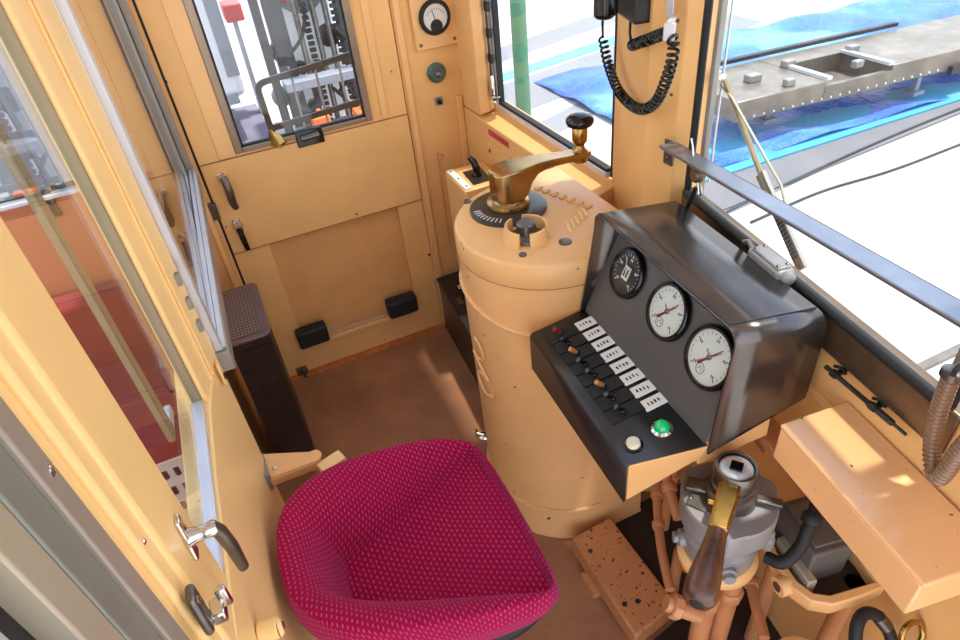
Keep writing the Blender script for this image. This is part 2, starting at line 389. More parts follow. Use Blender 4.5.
# upper door handle (a drooping lever) and lower black lever
b = B(); lathe(b, (-.040, YD-.006, 1.035), (0, -1, 0), [(.020, 0), (.021, .006), (.014, .014), (.012, .028)], 20)
hd = mk('door_handle', b, 'chrome', d1)
b = B(); tube(b, spline([(-.040, YD-.030, 1.045), (-.036, YD-.042, 1.02), (-.034, YD-.044, .985), (-.036, YD-.040, .945), (-.030, YD-.038, .915)], 5),
              [.012+.004*math.sin(i/20*PI) for i in range(20)] + [.010], 12); mk('lever', b, 'steel', hd)
b = B(); lathe(b, (-.050, YD-.006, .835), (0, -1, 0), [(.022, 0), (.022, .006), (.015, .02), (.013, .035)], 20); box(b, -.066, -.034, YD-.014, YD-.004, .805, .86)
lk = mk('door_lock', b, 'chrome', d1)
b = B(); tube(b, [(-.050, YD-.034, .835), (-.047, YD-.040, .79), (-.044, YD-.040, .735)], [.011, .012, .010], 12); mk('lever', b, 'gloss_black', lk)
# small catch and folded wedge under the window
b = B(); box(b, .262, .368, YD-.012, YD, 1.072, 1.135); ct = mk('window_catch', b, 'gloss_black', d1, bev=.004)
b = B(); tube(b, [(.28, YD-.016, 1.106), (.35, YD-.016, 1.110)], .012, 12); mk('catch_roller', b, 'steel', ct)
b = B(); hexa(b, [(.160, YD-.004, 1.108), (.235, YD-.004, 1.112), (.195, YD-.05, 1.105)], [(.172, YD-.002, 1.165), (.18, YD-.002, 1.165), (.196, YD-.045, 1.118)]); mk('wedge', b, 'brass', d1, smooth=False)
b = B(); box(b, -.03, .02, YD-.02, YD-.004, .01, .05); tube(b, [(.0, YD-.03, .0), (.0, YD-.03, .055)], .008, 10); mk('floor_bolt', b, 'steel', d1, bev=.002)
b = B(); box(b, DX0, DX1, YD-.028, YD+.02, -.002, .010)
for k in range(20): box(b, DX0+.03+k*.038, DX0+.05+k*.038, YD-.026, YD-.004, .010, .013)
struct('trim_3', b, paint('orange_rubber_threshold', srgb(205, 120, 60), .5, var=.3, scale=30))

# ---- meter, knob and switch on the column panel
m = thing('voltmeter', (.880, YD, 1.325), 'round black-rimmed meter on a cream plate high beside the entrance door', 'meter')
b = B(); box(b, .792, .972, YD-.018, YD-.001, 1.322, 1.55); mk('backing_plate', b, 'orange_clean', m, bev=.006)
b = B(); lathe(b, (.880, YD-.018, 1.435), (0, -1, 0), [(.062, 0), (.064, .008), (.058, .018), (.050, .020), (.048, .012)], 40); mk('bezel', b, 'rubber', m)
b = B(); lathe(b, (.880, YD-.030, 1.435), (0, -1, 0), [(.049, 0), (.049, .001)], 32)
dl = mk('dial', b, 'dial', m)
b = B(); lathe(b, (.880, YD-.0315, 1.405), (0, -1, 0), [(.024, 0), (.024, .003)], 24); mk('needle_hub', b, 'rubber', dl)
b = B(); tube(b, [(.880, YD-.033, 1.42), (.868, YD-.033, 1.462)], .0012, 6); mk('needle', b, 'ink', dl)
for k in range(9):
    a = PI*.2+k*PI*.6/8; c = V((.880+.040*math.cos(a), YD-.0315, 1.425+.040*math.sin(a))); b = B(); obox(b, c, (math.cos(a), 0, math.sin(a)), (-math.sin(a), 0, math.cos(a)), (0, 1, 0), .004, .0008, .0005); mk('scale_mark', b, 'ink', dl)
for x in (.812, .952): screw(m, (x, YD-.018, 1.345), (0, -1, 0), .007)
m = thing('push_knob', (.863, YD, 1.195), 'ribbed grey-green round knob on the wall below the meter', 'knob')
b = B(); lathe(b, (.863, YD-.001, 1.230), (0, -1, 0), [(.038, 0), (.039, .012), (.030, .016), (.031, .022), (.024, .026), (.024, .032)], 36); mk('knob_body', b, 'teal', m)
b = B(); lathe(b, (.863, YD-.032, 1.230), (0, -1, 0), [(.014, 0), (.014, .006), (.008, .012), (.004, .013)], 24); mk('plunger', b, 'steel', m)
m = thing('rotary_switch', (.859, YD, 1.09), 'tiny black rotary switch on a square plate below the green knob', 'switch')
b = B(); box(b, .842, .876, YD-.004, YD-.001, 1.098, 1.134); mk('plate', b, 'alu_dull', m, bev=.001)
b = B(); lathe(b, (.859, YD-.004, 1.116), (0, -1, 0), [(.011, 0), (.011, .012), (.006, .014)], 20); mk('dial_knob', b, 'gloss_black', m)

# red sticker on side wall
b = B(); obox(b, (.9675, 2.165, 1.035), (.02, -.99, 0), (0, 0, 1), (1, 0, 0), .085, .012, .0006)
st = tag(mk('sticker', b, 'sticker', smooth=False), 'narrow red lettered sticker on the cream wall below the side window', 'sticker')
for k in range(7):
    b = B(); obox(b, (.9667, 2.235-k*.023, 1.035), (.02, -.99, 0), (0, 0, 1), (1, 0, 0), .0035, .005, .0004); mk('letter', b, 'redcap', st, smooth=False)

# ---- small switch box behind the controller
m = thing('toggle_box', (.87, 2.24, .62), 'small cream box with a black lever switch, tucked between controller and entrance door', 'switch box')
b = B(); hexa(b, [(.786, 2.11, .4), (.955, 2.11, .4), (.962, 2.33, .4), (.79, 2.33, .4)], [(.786, 2.11, .885), (.955, 2.11, .885), (.962, 2.33, .885), (.79, 2.33, .885)]); mk('box_body', b, 'orange_clean', m, bev=.006)
b = B(); box(b, .792, .820, 2.12, 2.32, .885, .890); pl = mk('name_strip', b, 'white', m, bev=.001)
for y in (2.14, 2.22, 2.30):
    b = B(); lathe(b, (.806, y, .890), (0, 0, 1), [(.004, 0), (.004, .002)], 10); mk('rivet', b, 'ink', pl)
b = B(); hexa(b, [(.835, 2.14, .885), (.915, 2.14, .885), (.925, 2.27, .885), (.845, 2.27, .885)], [(.835, 2.14, .889), (.915, 2.14, .889), (.925, 2.27, .889), (.845, 2.27, .889)]); mk('switch_plate', b, 'black', m)
b = B(); lathe(b, (.88, 2.205, .889), (0, 0, 1), [(.020, 0), (.017, .02), (.015, .04)], 20); mk('lever_base', b, 'gloss_black', m)
b = B(); tube(b, [(.88, 2.205, .92), (.876, 2.215, .945), (.862, 2.225, .965)], [.015, .014, .010], 12); mk('lever', b, 'gloss_black', m)
b = B(); tube(b, [(.79, 2.36, .86), (.79, 2.36, .93)], .006, 8); tube(b, [(.79, 2.40, .5), (.80, 2.42, .93), (.83, 2.44, .90)], .004, 8); mk('cable', b, 'pipe', m)

# ---- black locker on floor behind controller
m = thing('floor_locker', (.85, 2.1, 0), 'low black steel box on the floor between the controller and the entrance door', 'equipment box')
b = B(); hexa(b, [(.722, 2.455, .0), (.672, 1.72, .0), (.95, 1.72, 0), (.955, 2.455, 0)], [(.722, 2.455, .29), (.672, 1.72, .29), (.95, 1.72, .29), (.955, 2.455, .29)]); mk('box_body', b, 'black', m, bev=.006)
b = B(); hexa(b, [(.715, 2.46, .29), (.665, 1.715, .29), (.955, 1.715, .29), (.96, 2.46, .29)], [(.715, 2.46, .305), (.665, 1.715, .305), (.955, 1.715, .305), (.96, 2.46, .305)]); mk('lid', b, 'black', m, bev=.004)
b = B(); box(b, .77, .83, 2.30, 2.33, .305, .318); tube(b, [(.775, 2.315, .318), (.80, 2.315, .335), (.83, 2.315, .318)], .005, 8); mk('clasp', b, 'chrome', m, bev=.002)
for y in (2.20, 1.98):
    b = B(); box(b, .728, .752, y, y+.05, .305, .311); mk('hinge', b, 'steel', m, bev=.002)
b = B(); lathe(b, (.585, 1.70, 0), (0, 0, 1), [(.022, 0), (.022, .006), (.012, .01)], 20); tube(b, [(.585, 1.70, .01), (.565, 1.715, .018), (.57, 1.74, .012)], .005, 8)
tag(mk('floor_ring', b, 'chrome'), 'small chrome lifting ring set in the floor beside the controller foot', 'ring')

# ============================================================ CONTROLLER PEDESTAL
def stadium(cx, cy, r, x1, n=22, front=0, cut=0):
    pts = [(x1, cy-r+cut)]
    for k in range(n+1):
        a = -PI/2 - k*PI/n; pts.append((cx+r*math.cos(a), cy+r*math.sin(a)))
    pts.append((x1, cy+r)); return pts
def loops(bm, rings):
    R = [[bm.verts.new(p) for p in r] for r in rings]; n = len(R[0])
    for a, c in zip(R, R[1:]):
        for k in range(n): bm.faces.new((a[k], a[(k+1) % n], c[(k+1) % n], c[k]))
    bm.faces.new(R[0][::-1]); bm.faces.new(R[-1]); return bm
cp = thing('controller_pedestal', (.75, 1.40, 0), 'tall cream cast-iron driving controller with a rounded front and brass crank on top', 'controller')
def stadium3(z, r): return [(x, y, z) for x, y in stadium(.750, 1.402, r, .93)[1:-1]]
def cring(z, r, x1=.93): t = max(0, 1-z/1.03); return [(x, y, z) for x, y in stadium(.750+.018*t, 1.402-.030*t, r, x1)]
b = B()
loops(b, [cring(0, .272), cring(.012, .274), cring(.02, .268), cring(.55, .260), cring(1.03, .254), cring(1.045, .256)])
mk('casing', b, 'orange_worn', cp, angle=50)
b = B(); loops(b, [cring(1.046, .256), cring(1.048, .257), cring(1.112, .2565), cring(1.118, .253), cring(1.121, .247)]); mk('top_cover', b, 'orange_worn', cp, angle=60)
for z, r in ((.925, .2575), (.13, .268)):
    b = B(); tube(b, [(x, y, z - (.06 if z > .5 else .0)*max(0, (1.45-y)/.3) + .02) for x, y in stadium(.750+.018*(1-z/1.03), 1.402-.030*(1-z/1.03), r, .90)[1:-1]], .0075, 8); mk('moulded_rib', b, 'orange_worn', cp)
b = B(); tube(b, stadium3(1.047, .2562), .0016, 6); mk('cover_joint', b, 'seam', cp)
# raised monogram on the flank
def onflank(a, z, off=.004): r = .262+off; return V((.75+r*math.cos(a), 1.402+r*math.sin(a), z))
b = B(); pts = [onflank(PI+.10+.12*math.sin(t*2.1)+.10*t/6, .79-.028*t+.02*math.cos(t*2.6), .002) for t in [i*.12 for i in range(62)]]
tube(b, pts, .0035, 6); mk('raised_monogram', b, 'orange_worn', cp)
# dark indexed disc, brass crank
b = B(); lathe(b, (.682, 1.495, 1.120), (0, 0, 1), [(.111, 0), (.111, .008), (.104, .011), (.06, .012)], 48); dsc = mk('index_disc', b, 'disc', cp)
for k in range(9):
    a = PI*.95+k*.13; c = V((.682+.092*math.cos(a), 1.495+.092*math.sin(a), 1.1325)); b = B(); obox(b, c, (math.cos(a), math.sin(a), 0), (-math.sin(a), math.cos(a), 0), (0, 0, 1), .010, .0015, .0006); mk('index_mark', b, 'white', dsc)
b = B(); lathe(b, (.682, 1.495, 1.130), (0, 0, 1), [(.060, 0), (.063, .008), (.060, .018), (.048, .024), (.044, .03), (.044, .045)], 36); mk('hub', b, 'bronze', cp)
# crank arm: thick at the hub, slimmer at the knob end
ch = V((.682, 1.492, 0)); ce = V((.930, 1.512, 0)); ax = (ce-ch).normalized(); ay = V((-ax.y, ax.x, 0))
secs = [(-.046, .012, 1.166, 1.232), (-.043, .026, 1.158, 1.241), (-.030, .038, 1.156, 1.246), (-.008, .045, 1.155, 1.248), (.025, .045, 1.155, 1.248), (.045, .040, 1.165, 1.247), (.062, .037, 1.195, 1.246), (.085, .034, 1.212, 1.245), (.12, .031, 1.217, 1.241), (.19, .027, 1.210, 1.230), (.258, .025, 1.201, 1.221), (.280, .016, 1.201, 1.219)]
b = B(); prev = None
for s, w, z0, z1 in secs:
    c = ch + ax*s; r = [b.verts.new((c+ay*(-w)).to_tuple()[:2] + (z0,)), b.verts.new((c+ay*w).to_tuple()[:2] + (z0,)), b.verts.new((c+ay*w).to_tuple()[:2] + (z1,)), b.verts.new((c-ay*w).to_tuple()[:2] + (z1,))]
    if prev:
        for k in range(4): b.faces.new((prev[k], prev[(k+1) % 4], r[(k+1) % 4], r[k]))
    else: b.faces.new(r[::-1])
    prev = r
b.faces.new(prev)
arm = mk('crank_arm', b, 'bronze', cp, bev=.005, seg=3, angle=60)
kx, ky = ce.x, ce.y
b = B(); lathe(b, (kx, ky, 1.193), (0, 0, 1), [(.023, 0), (.025, .004), (.024, .03), (.014, .04), (.013, .05), (.018, .055), (.022, .062), (.022, .10), (.019, .104)], 28); mk('grip_stem', b, 'brass', arm)
b = B(); lathe(b, (kx, ky, 1.297), (0, 0, 1), [(.022, 0), (.036, .004), (.040, .013), (.039, .022), (.030, .031), (.012, .036), (.002, .037)], 32); mk('grip_knob', b, 'gloss_black', arm)
# reverser key in its notched collar
b = B()
for a0, a1 in ((-.5, 1.3), (1.9, 3.9), (4.4, 5.3)):
    n = 10; ring = []
    for k in range(n+1):
        a = a0+(a1-a0)*k/n; ring.append([b.verts.new((.650+rr*math.cos(a), 1.322+rr*math.sin(a), zz)) for rr, zz in ((.064, 1.118), (.057, 1.160), (.050, 1.160), (.050, 1.118))])
    for p, q in zip(ring, ring[1:]):
        for k in range(4): b.faces.new((p[k], p[(k+1) % 4], q[(k+1) % 4], q[k]))
    b.faces.new(ring[0]); b.faces.new(ring[-1][::-1])
mk('notched_collar', b, 'orange_worn', cp)
b = B(); lathe(b, (.650, 1.322, 1.120), (0, 0, 1), [(.046, 0), (.044, .010), (.034, .014), (.027, .018), (.025, .044), (.021, .048)], 28); mk('reverser_socket', b, 'steel', cp)
for x, y, r in ((.722, 1.245, .017), (.60, 1.25, .010), (.60, 1.60, .012)):
    b = B(); lathe(b, (x, y, 1.119), (0, 0, 1), [(r, 0), (r, .006), (r*.7, .008)], 16); o = mk('cover_screw', b, 'steel', cp)
# raised lettering cast in the cover (bars of characters)
for k in range(7):
    x0, y0_ = .80+.010*k, 1.55-.030*k; b = B(); box(b, x0, x0+.018, y0_-.008, y0_+.010, 1.121, 1.1255); box(b, x0+.004, x0+.024, y0_-.002, y0_+.002, 1.121, 1.127); mk('cast_character', b, 'orange_worn', cp, bev=.001)
for k in range(5):
    x0, y0_ = .765+.020*k, 1.300+.012*k; b = B(); obox(b, (x0, y0_, 1.123), (.3, .95, 0), (.95, -.3, 0), (0, 0, 1), .022, .004, .0025); mk('cast_bar', b, 'yellow', cp, bev=.001)

# ============================================================ CONSOLE: switch panel + gauge hood
cs = thing('gauge_console', (.75, .88, .83), 'black driver console with hooded gauge panel and a sloping row of toggle switches', 'console')
A0, A1 = V((.716, 1.138, .970)), V((.684, .629, .970)); F0, F1 = V((.562, 1.150, .945)), V((.530, .680, .945))
dn = V((0, 0, -.115))
b = B(); hexa(b, [F0+dn+V((.004, 0, 0)), F1+dn+V((.004, 0, 0)), A1+V((.01, .02, -.06)), A0+V((.01, 0, -.06))], [F0+V((.004, 0, -.002)), F1+V((.004, 0, -.002)), A1+V((.004, 0, -.002)), A0+V((.004, 0, -.002))])
hexa(b, [V((.68, 1.12, .85)), V((.70, .660, .87)), V((.86, .635, .90)), V((.91, 1.06, .86))], [V((.70, 1.12, .965)), V((.70, .665, .965)), V((.86, .640, 1.03)), V((.93, 1.06, 1.03))])
mk('support_box', b, 'orange_clean', cs, bev=.003)
# bent black sheet: front lip and top
b = B(); th = .004
pr = [(F0+dn, F1+dn), (F0+V((-.001, 0, -.004)), F1+V((-.001, 0, -.004))), (F0+V((.004, 0, .002)), F1+V((.004, 0, .002))), (A0+V((0, 0, .002)), A1+V((0, 0, .002)))]
vs = [[b.verts.new(p), b.verts.new(q)] for p, q in pr]
for p, q in zip(vs, vs[1:]): b.faces.new((p[0], p[1], q[1], q[0]))
sp = mk('switch_panel', b, 'black', cs); so = sp.modifiers.new('s', 'SOLIDIFY'); so.thickness = th; so.offset = 1
screw(sp, F1+V((.0, .02, -.105)), (-1, 0, 0), .004, 'chrome'); screw(sp, F0+V((.0, -.02, -.06)), (-1, 0, 0), .004, 'chrome')
# panel frame: u from left(A0) to right(A1), w from front edge to back edge
def pp(u, w, h=.0045):
    p = (F0*(1-u)+F1*u)*(1-w) + (A0*(1-u)+A1*u)*w; n = (F1-F0).cross(A0-F0).normalized()
    if n.z < 0: n = -n
    return p + n*(h+.0065)
pn = (F1-F0).cross(A0-F0).normalized(); pn = pn if pn.z > 0 else -pn
pu = (F1-F0).normalized(); pw = pn.cross(pu); pw = pw if pw.x > 0 else -pw
kinds = ['redcap', 'gloss_black', 'amber', 'gloss_black', 'gloss_black', 'amber', 'gloss_black', 'gloss_black']
for k in range(8):
    u = .105+k*.0875
    c = pp(u, .83, .0015); b = B(); obox(b, c, pu, pw, pn, .0165, .026, .001); lb = mk('switch_label', b, 'white', cs, bev=.0008)
    for q in range(4):
        b = B(); obox(b, c+pn*.0012 - pw*(.013-q*.0085) + pu*random.uniform(-.002, .002), pu, pw, pn, .0045, .0012+random.random()*.0012, .0003); mk('label_character', b, 'ink', lb, smooth=False)
    c = pp(u+.004, .42, .002); b = B(); obox(b, c, pu, pw, pn, .0185, .040, .002); mk('switch_plate', b, 'rubber', cs, bev=.001)
    c = pp(u+.002, .40, .004); b = B(); lathe(b, c, pn, [(.007, 0), (.007, .004), (.005, .006)], 14); sw = mk('toggle_switch', b, 'gloss_black', cs)
    d = (pn*.8 - pw*.6).normalized(); b = B(); tube(b, [c+pn*.004, c+pn*.004+d*.012, c+pn*.004+d*.026], [.004, .0065, .006], 10); mk('lever', b, kinds[k], sw)
c = pp(.875, .66, .002)
b = B(); lathe(b, c, pn, [(.0225, 0), (.0225, .006), (.017, .010), (.015, .008)], 28); lm = mk('indicator_lamp', b, 'chrome', cs)
b = B(); lathe(b, c+pn*.008, pn, [(.0155, 0), (.0155, .005), (.012, .013), (.006, .0165), (.001, .017)], 28); mk('green_lens', b, 'green_lens', lm)['label'] = 'glowing green domed lens'
c = pp(.915, .22, .002)
b = B(); lathe(b, c, pn, [(.020, 0), (.020, .004), (.016, .006)], 28); bt = mk('push_button', b, 'gloss_black', cs)
b = B(); lathe(b, c+pn*.004, pn, [(.0145, 0), (.0145, .009), (.012, .012)], 28); mk('button_cap', b, 'ivory', bt)['label'] = 'ivory button cap'

# gauge face (leaning plane inside the hood)
G0, G1 = V((.712, 1.134, .974)), V((.680, .635, .974)); H0, H1 = V((.825, 1.125, 1.232)), V((.793, .630, 1.232))
b = B(); hexa(b, [G0, G1, G1+V((.16, -.01, .03)), G0+V((.18, -.03, .03))], [H0, H1, V((.862, .606, 1.234)), V((.92, 1.07, 1.234))]); gf = mk('gauge_face', b, 'face', cs, bev=.002)
gn = (G1-G0).cross(H0-G0).normalized(); gn = gn if gn.x < 0 else -gn
gu = (G1-G0).normalized(); gv = gn.cross(gu); gv = gv if gv.z > 0 else -gv
def arc_tube(bm, c, r, a0, a1, rr, n=24):
    tube(bm, [c+(gu*math.cos(a)+gv*math.sin(a))*r for a in [a0+(a1-a0)*i/n for i in range(n+1)]], rr, 6)
def gpt(p): p = V(p); return p - gn*((p-G0).dot(gn))
GAUGES = (((.772, 1.036, 1.125), .056, 'black'), ((.761, .869, 1.124), .060, 'white'), ((.747, .716, 1.114), .062, 'white'))
for gi, (ctr, R, style) in enumerate(GAUGES):
    c = gpt(ctr) + gn*.0015
    b = B(); lathe(b, c, gn, [(R+.006, 0), (R+.006, .006), (R+.001, .012), (R-.004, .012), (R-.005, .004)], 56); g = mk('gauge', b, 'gloss_black', cs)
    g['label'] = ['dark speed gauge with a white hub', 'middle white pressure gauge with red and black needles', 'right white pressure gauge with red and black needles'][gi]
    dc = c + gn*.0035
    b = B(); lathe(b, dc, gn, [(R-.004, 0), (R-.004, .002)], 56); dl = mk('dial', b, 'dial' if style == 'white' else 'rubber', g)
    tc = dc + gn*.0022; ink = 'ink' if style == 'white' else 'white'
    nt = 21
    for k in range(nt):
        a = math.radians(225-k*270/(nt-1)); L = .007 if k % 5 == 0 else .004; e = gu*math.cos(a)+gv*math.sin(a); f = gu*-math.sin(a)+gv*math.cos(a)
        b = B(); obox(b, tc+e*(R-.011-L/2), e, f, gn, L/2, .0005 if k % 5 else .0009, .0003); mk('scale_mark', b, ink, dl, smooth=False)
        if k % 5 == 0:
            for s in (-1, 1):
                b = B(); obox(b, tc+e*(R-.023)+gu*s*.0025, gu, gv, gn, .0012, .003, .0003); mk('numeral', b, ink, dl, smooth=False)
    if style == 'white':
        for a, mt, L in ((math.radians(55), 'ink', R*.62), (math.radians(48), 'sticker', R*.55)):
            e = gu*math.cos(a)+gv*math.sin(a); b = B(); tube(b, [tc-e*R*.5+gn*.001, tc+gn*.001, tc+e*L+gn*.001], [.0022, .0018, .0006], 8); mk('needle', b, mt, dl)
        a = math.radians(140); b = B(); e = gu*math.cos(a)+gv*math.sin(a); tube(b, [tc+gn*.001, tc+e*R*.3+gn*.001], .0008, 6); mk('needle', b, 'ink', dl)
        b = B(); lathe(b, tc, gn, [(.006, 0), (.006, .003), (.003, .004)], 16); mk('needle_hub', b, 'steel', dl)
        cc = tc - gv*R*.52 - gu*R*.12
        b = B(); arc_tube(b, cc, .011, 0, 2*PI, .0007); tube(b, [cc-gu*.006-gv*.004, cc+gv*.006, cc+gu*.006-gv*.004], .0007, 6); mk('maker_emblem', b, 'ink', dl)
    else:
        b = B(); obox(b, tc+gn*.001, gu, gv, gn, .012, .017, .001); mk('hub_plate', b, 'dial', dl, bev=.002)
        for s in (-1, 1):
            b = B(); obox(b, tc+gn*.0022+gu*s*.005, gu, gv, gn, .003, .010, .0003); mk('hub_mark', b, 'ink', dl, smooth=False)
        b = B(); tube(b, [tc+gn*.002, tc+(gu*-.5+gv*.86)*R*.7+gn*.002], .001, 6); mk('needle', b, 'white', dl)
    b = B(); lathe(b, c+gn*.010, gn, [(R-.004, 0), (R-.004, .001)], 56); mk('cover_glass', b, 'glass', g, smooth=False)
screw(gf, H0*.85+G0*.15+(H1-H0)*.03+gn*.002, gn, .004, 'chrome')
# hood: one bent sheet, near end rounded over, far end folded down
TF0, TF1, TB1, TB0 = V((.762, 1.140, 1.243)), V((.712, .636, 1.243)), V((.872, .592, 1.243)), V((.930, 1.088, 1.243))
prof = []       # pairs (front edge point, back edge point)
prof.append((V((.700, 1.140, .955)), V((.905, 1.095, 1.02)))); prof.append((V((.724, 1.140, 1.09)), V((.925, 1.093, 1.12))))
prof.append((V((.742, 1.142, 1.20)), V((.934, 1.100, 1.215)))); prof.append((V((.748, 1.146, 1.232)), V((.934, 1.098, 1.235)))); prof.append((V((.750, 1.136, 1.243)), V((.934, 1.086, 1.243))))
for t in (.25, .5, .75): prof.append((V((.750, 1.136, 1.243)).lerp(V((.716, .665, 1.243)), t), V((.934, 1.086, 1.243)).lerp(V((.884, .622, 1.243)), t)))
for k in range(6):
    a = k/5*PI/2; dy, dz = .030*math.sin(a), .030*(1-math.cos(a)); prof.append((V((.716-.004*k/5, .665-dy, 1.243-dz)), V((.884-.001*k/5, .622-dy, 1.243-dz))))
prof.append((V((.700, .634, 1.10)), V((.882, .592, 1.13)))); prof.append((V((.690, .632, .955)), V((.881, .592, 1.05)))); prof.append((V((.690, .632, .941)), V((.881, .592, 1.043))))
b = B(); G = []
for p, q in prof: G.append([b.verts.new(p.lerp(q, t)) for t in (0, .33, .66, 1)])
for r, s in zip(G, G[1:]):
    for k in range(3): b.faces.new((r[k], r[k+1], s[k+1], s[k]))
hd = mk('gauge_hood', b, 'hood', cs, angle=50); so = hd.modifiers.new('s', 'SOLIDIFY'); so.thickness = .005; so.offset = 0
b = B(); tube(b, [(.752, 1.135, 1.2455), (.719, .662, 1.2455), (.882, .622, 1.2455)], .0016, 6); mk('edge_seam', b, 'ink', hd)

# ============================================================ BIG CREAM BOX ON THE RIGHT
m = thing('equipment_cover_box', (.78, .38, .99), 'long glossy cream steel cover box below the windscreen, right of the gauge console', 'box')
tb = [(.743, .527), (.878, .513), (.822, .193), (.690, .212)]
bt4 = [(.743, .527), (.885, .511), (.824, .190), (.690, .2125)]
b = B(); prism(b, bt4, 1.013, 1.092); mk('box_body', b, 'box_paint', m, bev=.003)
b = B(); prism(b, [(.741, .5285), (.886, .5125), (.825, .188), (.688, .209)], 1.092, 1.101); mk('lid', b, 'box_paint', m, bev=.004, seg=3)
b = B(); prism(b, [(.86, .50), (.90, .49), (.87, .33), (.83, .34)], .96, 1.012); mk('box_stand', b, 'pipe', m)

# ============================================================ RAIL, WIPER FITTINGS, RODS, HOSES
m = thing('window_rail', wp(.1, -.05, 1.33), 'flat steel bar running across the lower windscreen from the corner column', 'rail')
b = B(); p0, p1 = V((.952, 1.158, 1.356)), V((.800, .262, 1.430)); d = (p1-p0).normalized(); s = V((d.y, -d.x, 0)).normalized()
obox(b, (p0+p1)/2, d, s, d.cross(s), (p1-p0).length/2, .021, .004); mk('flat_bar', b, 'steel_strip', m, bev=.002)
b = B(); tube(b, [p0+s*-.022, p1+s*-.022], .0035, 8); mk('bar_lip', b, 'steel', m)
b = B(); obox(b, p0+V((.008, -.0, -.022)), (0, 1, 0), (0, 0, 1), (1, 0, 0), .016, .030, .004); br = mk('end_bracket', b, 'steel', m, bev=.002); screw(br, p0+V((.003, -.0, -.034)), (-1, 0, 0), .005, 'steel')
# inside wiper knob
m = thing('wiper_hand_lever', (.93, 1.03, 1.236), 'small round dark knob with a wire loop hanging at the windscreen corner', 'lever')
b = B(); lathe(b, (.940, 1.030, 1.333), (-1, .3, 0), [(.015, -.012), (.018, -.008), (.018, .008), (.015, .012)], 24); mk('knob', b, 'bandm', m)
b = B(); tube(b, spline([(.940, 1.045, 1.34), (.945, 1.06, 1.38), (.95, 1.075, 1.40)], 5), .002, 6); tube(b, spline([(.938, 1.028, 1.32), (.938, 1.02, 1.295), (.936, 1.012, 1.29), (.936, 1.008, 1.30), (.937, 1.016, 1.318)], 5), .0022, 6); mk('wire_loop', b, 'chrome', m)
b = B(); tube(b, [(.936, 1.026, 1.305), (.930, 1.034, 1.27), (.925, 1.04, 1.236)], [.005, .006, .004], 10); mk('lever', b, 'gloss_black', m)
# cast wiper motor on the sill behind the hood
m = thing('wiper_motor', (.905, .78, 1.236), 'cast aluminium wiper motor on the windscreen sill behind the gauge hood', 'wiper motor')
dd = -WD; ss = WN
c = wp(.36, -.022, 1.248)
b = B(); obox(b, c, dd, ss, (0, 0, 1), .052, .019, .014); mk('motor_housing', b, 'cast', m, bev=.007, seg=3)
b = B(); obox(b, c+V((0, 0, .016)), dd, ss, (0, 0, 1), .044, .015, .003); mk('cover_plate', b, 'cast', m, bev=.003)
for t, q in ((-.036, .01), (.036, .01), (.036, -.01), (-.036, -.01)): screw(m, c+V((0, 0, .019))+dd*t+ss*q, (0, 0, 1), .0045, 'steel')
b = B(); lathe(b, c+dd*.05, dd, [(.014, 0), (.014, .012), (.009, .016)], 16); mk('spindle_cap', b, 'cast', m)
b = B(); tube(b, [c-dd*.05, c-dd*.075+V((0, 0, .01)), c-dd*.09], .006, 8); mk('spindle', b, 'steel', m)
# black rod with two clips on ledge
m = thing('clip_rod', (.87, .49, 1.13), 'thin black rod held by two clips on the cream ledge beside the cover box', 'rod')
r0, r1 = V((.878, .568, 1.145)), V((.858, .388, 1.145)); d = (r1-r0)
b = B(); tube(b, [r0, r0+d*.3, r0+d*.55, r0+d*.56, r0+d*.85, r0+d*.86, r1], [.0045, .0045, .0045, .006, .006, .003, .003], 10); mk('rod', b, 'black', m)
for t in (.12, .62):
    c = r0+d*t; b = B(); obox(b, c+V((.012, 0, -.004)), (1, 0, 0), (0, 1, 0), (0, 0, 1), .016, .005, .003); tube(b, [c+V((.014, -.012, .002)), c+V((.018, 0, .006)), c+V((.014, .014, .002))], .003, 8); lathe(b, c-d.normalized()*.006, d, [(.0075, 0), (.0075, .012)], 12); mk('clip', b, 'rubber', m)
# corrugated conduit, a hanging U
m = thing('corrugated_conduit', (.806, .29, 1.14), 'brown corrugated flexible conduit hanging in a tight loop at the right end of the windscreen', 'conduit')
def corr(bm, pts, r, per):
    pts = [V(p) for p in pts]; L = [0]
    for a, c in zip(pts, pts[1:]): L.append(L[-1]+(c-a).length)
    n = int(L[-1]/per)*4; out = []; rs = []
    for i in range(n+1):
        s = L[-1]*i/n; k = max(j for j in range(len(L)) if L[j] <= s+1e-9); k = min(k, len(pts)-2); t = (s-L[k])/max(1e-9, L[k+1]-L[k])
        out.append(pts[k].lerp(pts[k+1], t)); rs.append(r*(1+.13*math.sin(2*PI*i/4+.8)))
    return tube(bm, out, rs, 14)
b = B(); corr(b, spline([(.824, .352, 1.330), (.823, .345, 1.25), (.820, .330, 1.19), (.812, .312, 1.163), (.804, .300, 1.165), (.800, .294, 1.19), (.802, .290, 1.25), (.797, .272, 1.33), (.788, .25, 1.38)], 10), .0115, .0075); mk('hose', b, 'ridge', m)
b = B(); tube(b, spline([(.824, .352, 1.328), (.815, .34, 1.36), (.79, .31, 1.37)], 6), .004, 8); lathe(b, (.824, .352, 1.322), (0, 0, 1), [(.015, 0), (.015, .010), (.012, .012)], 20); mk('end_cap', b, 'steel', m)

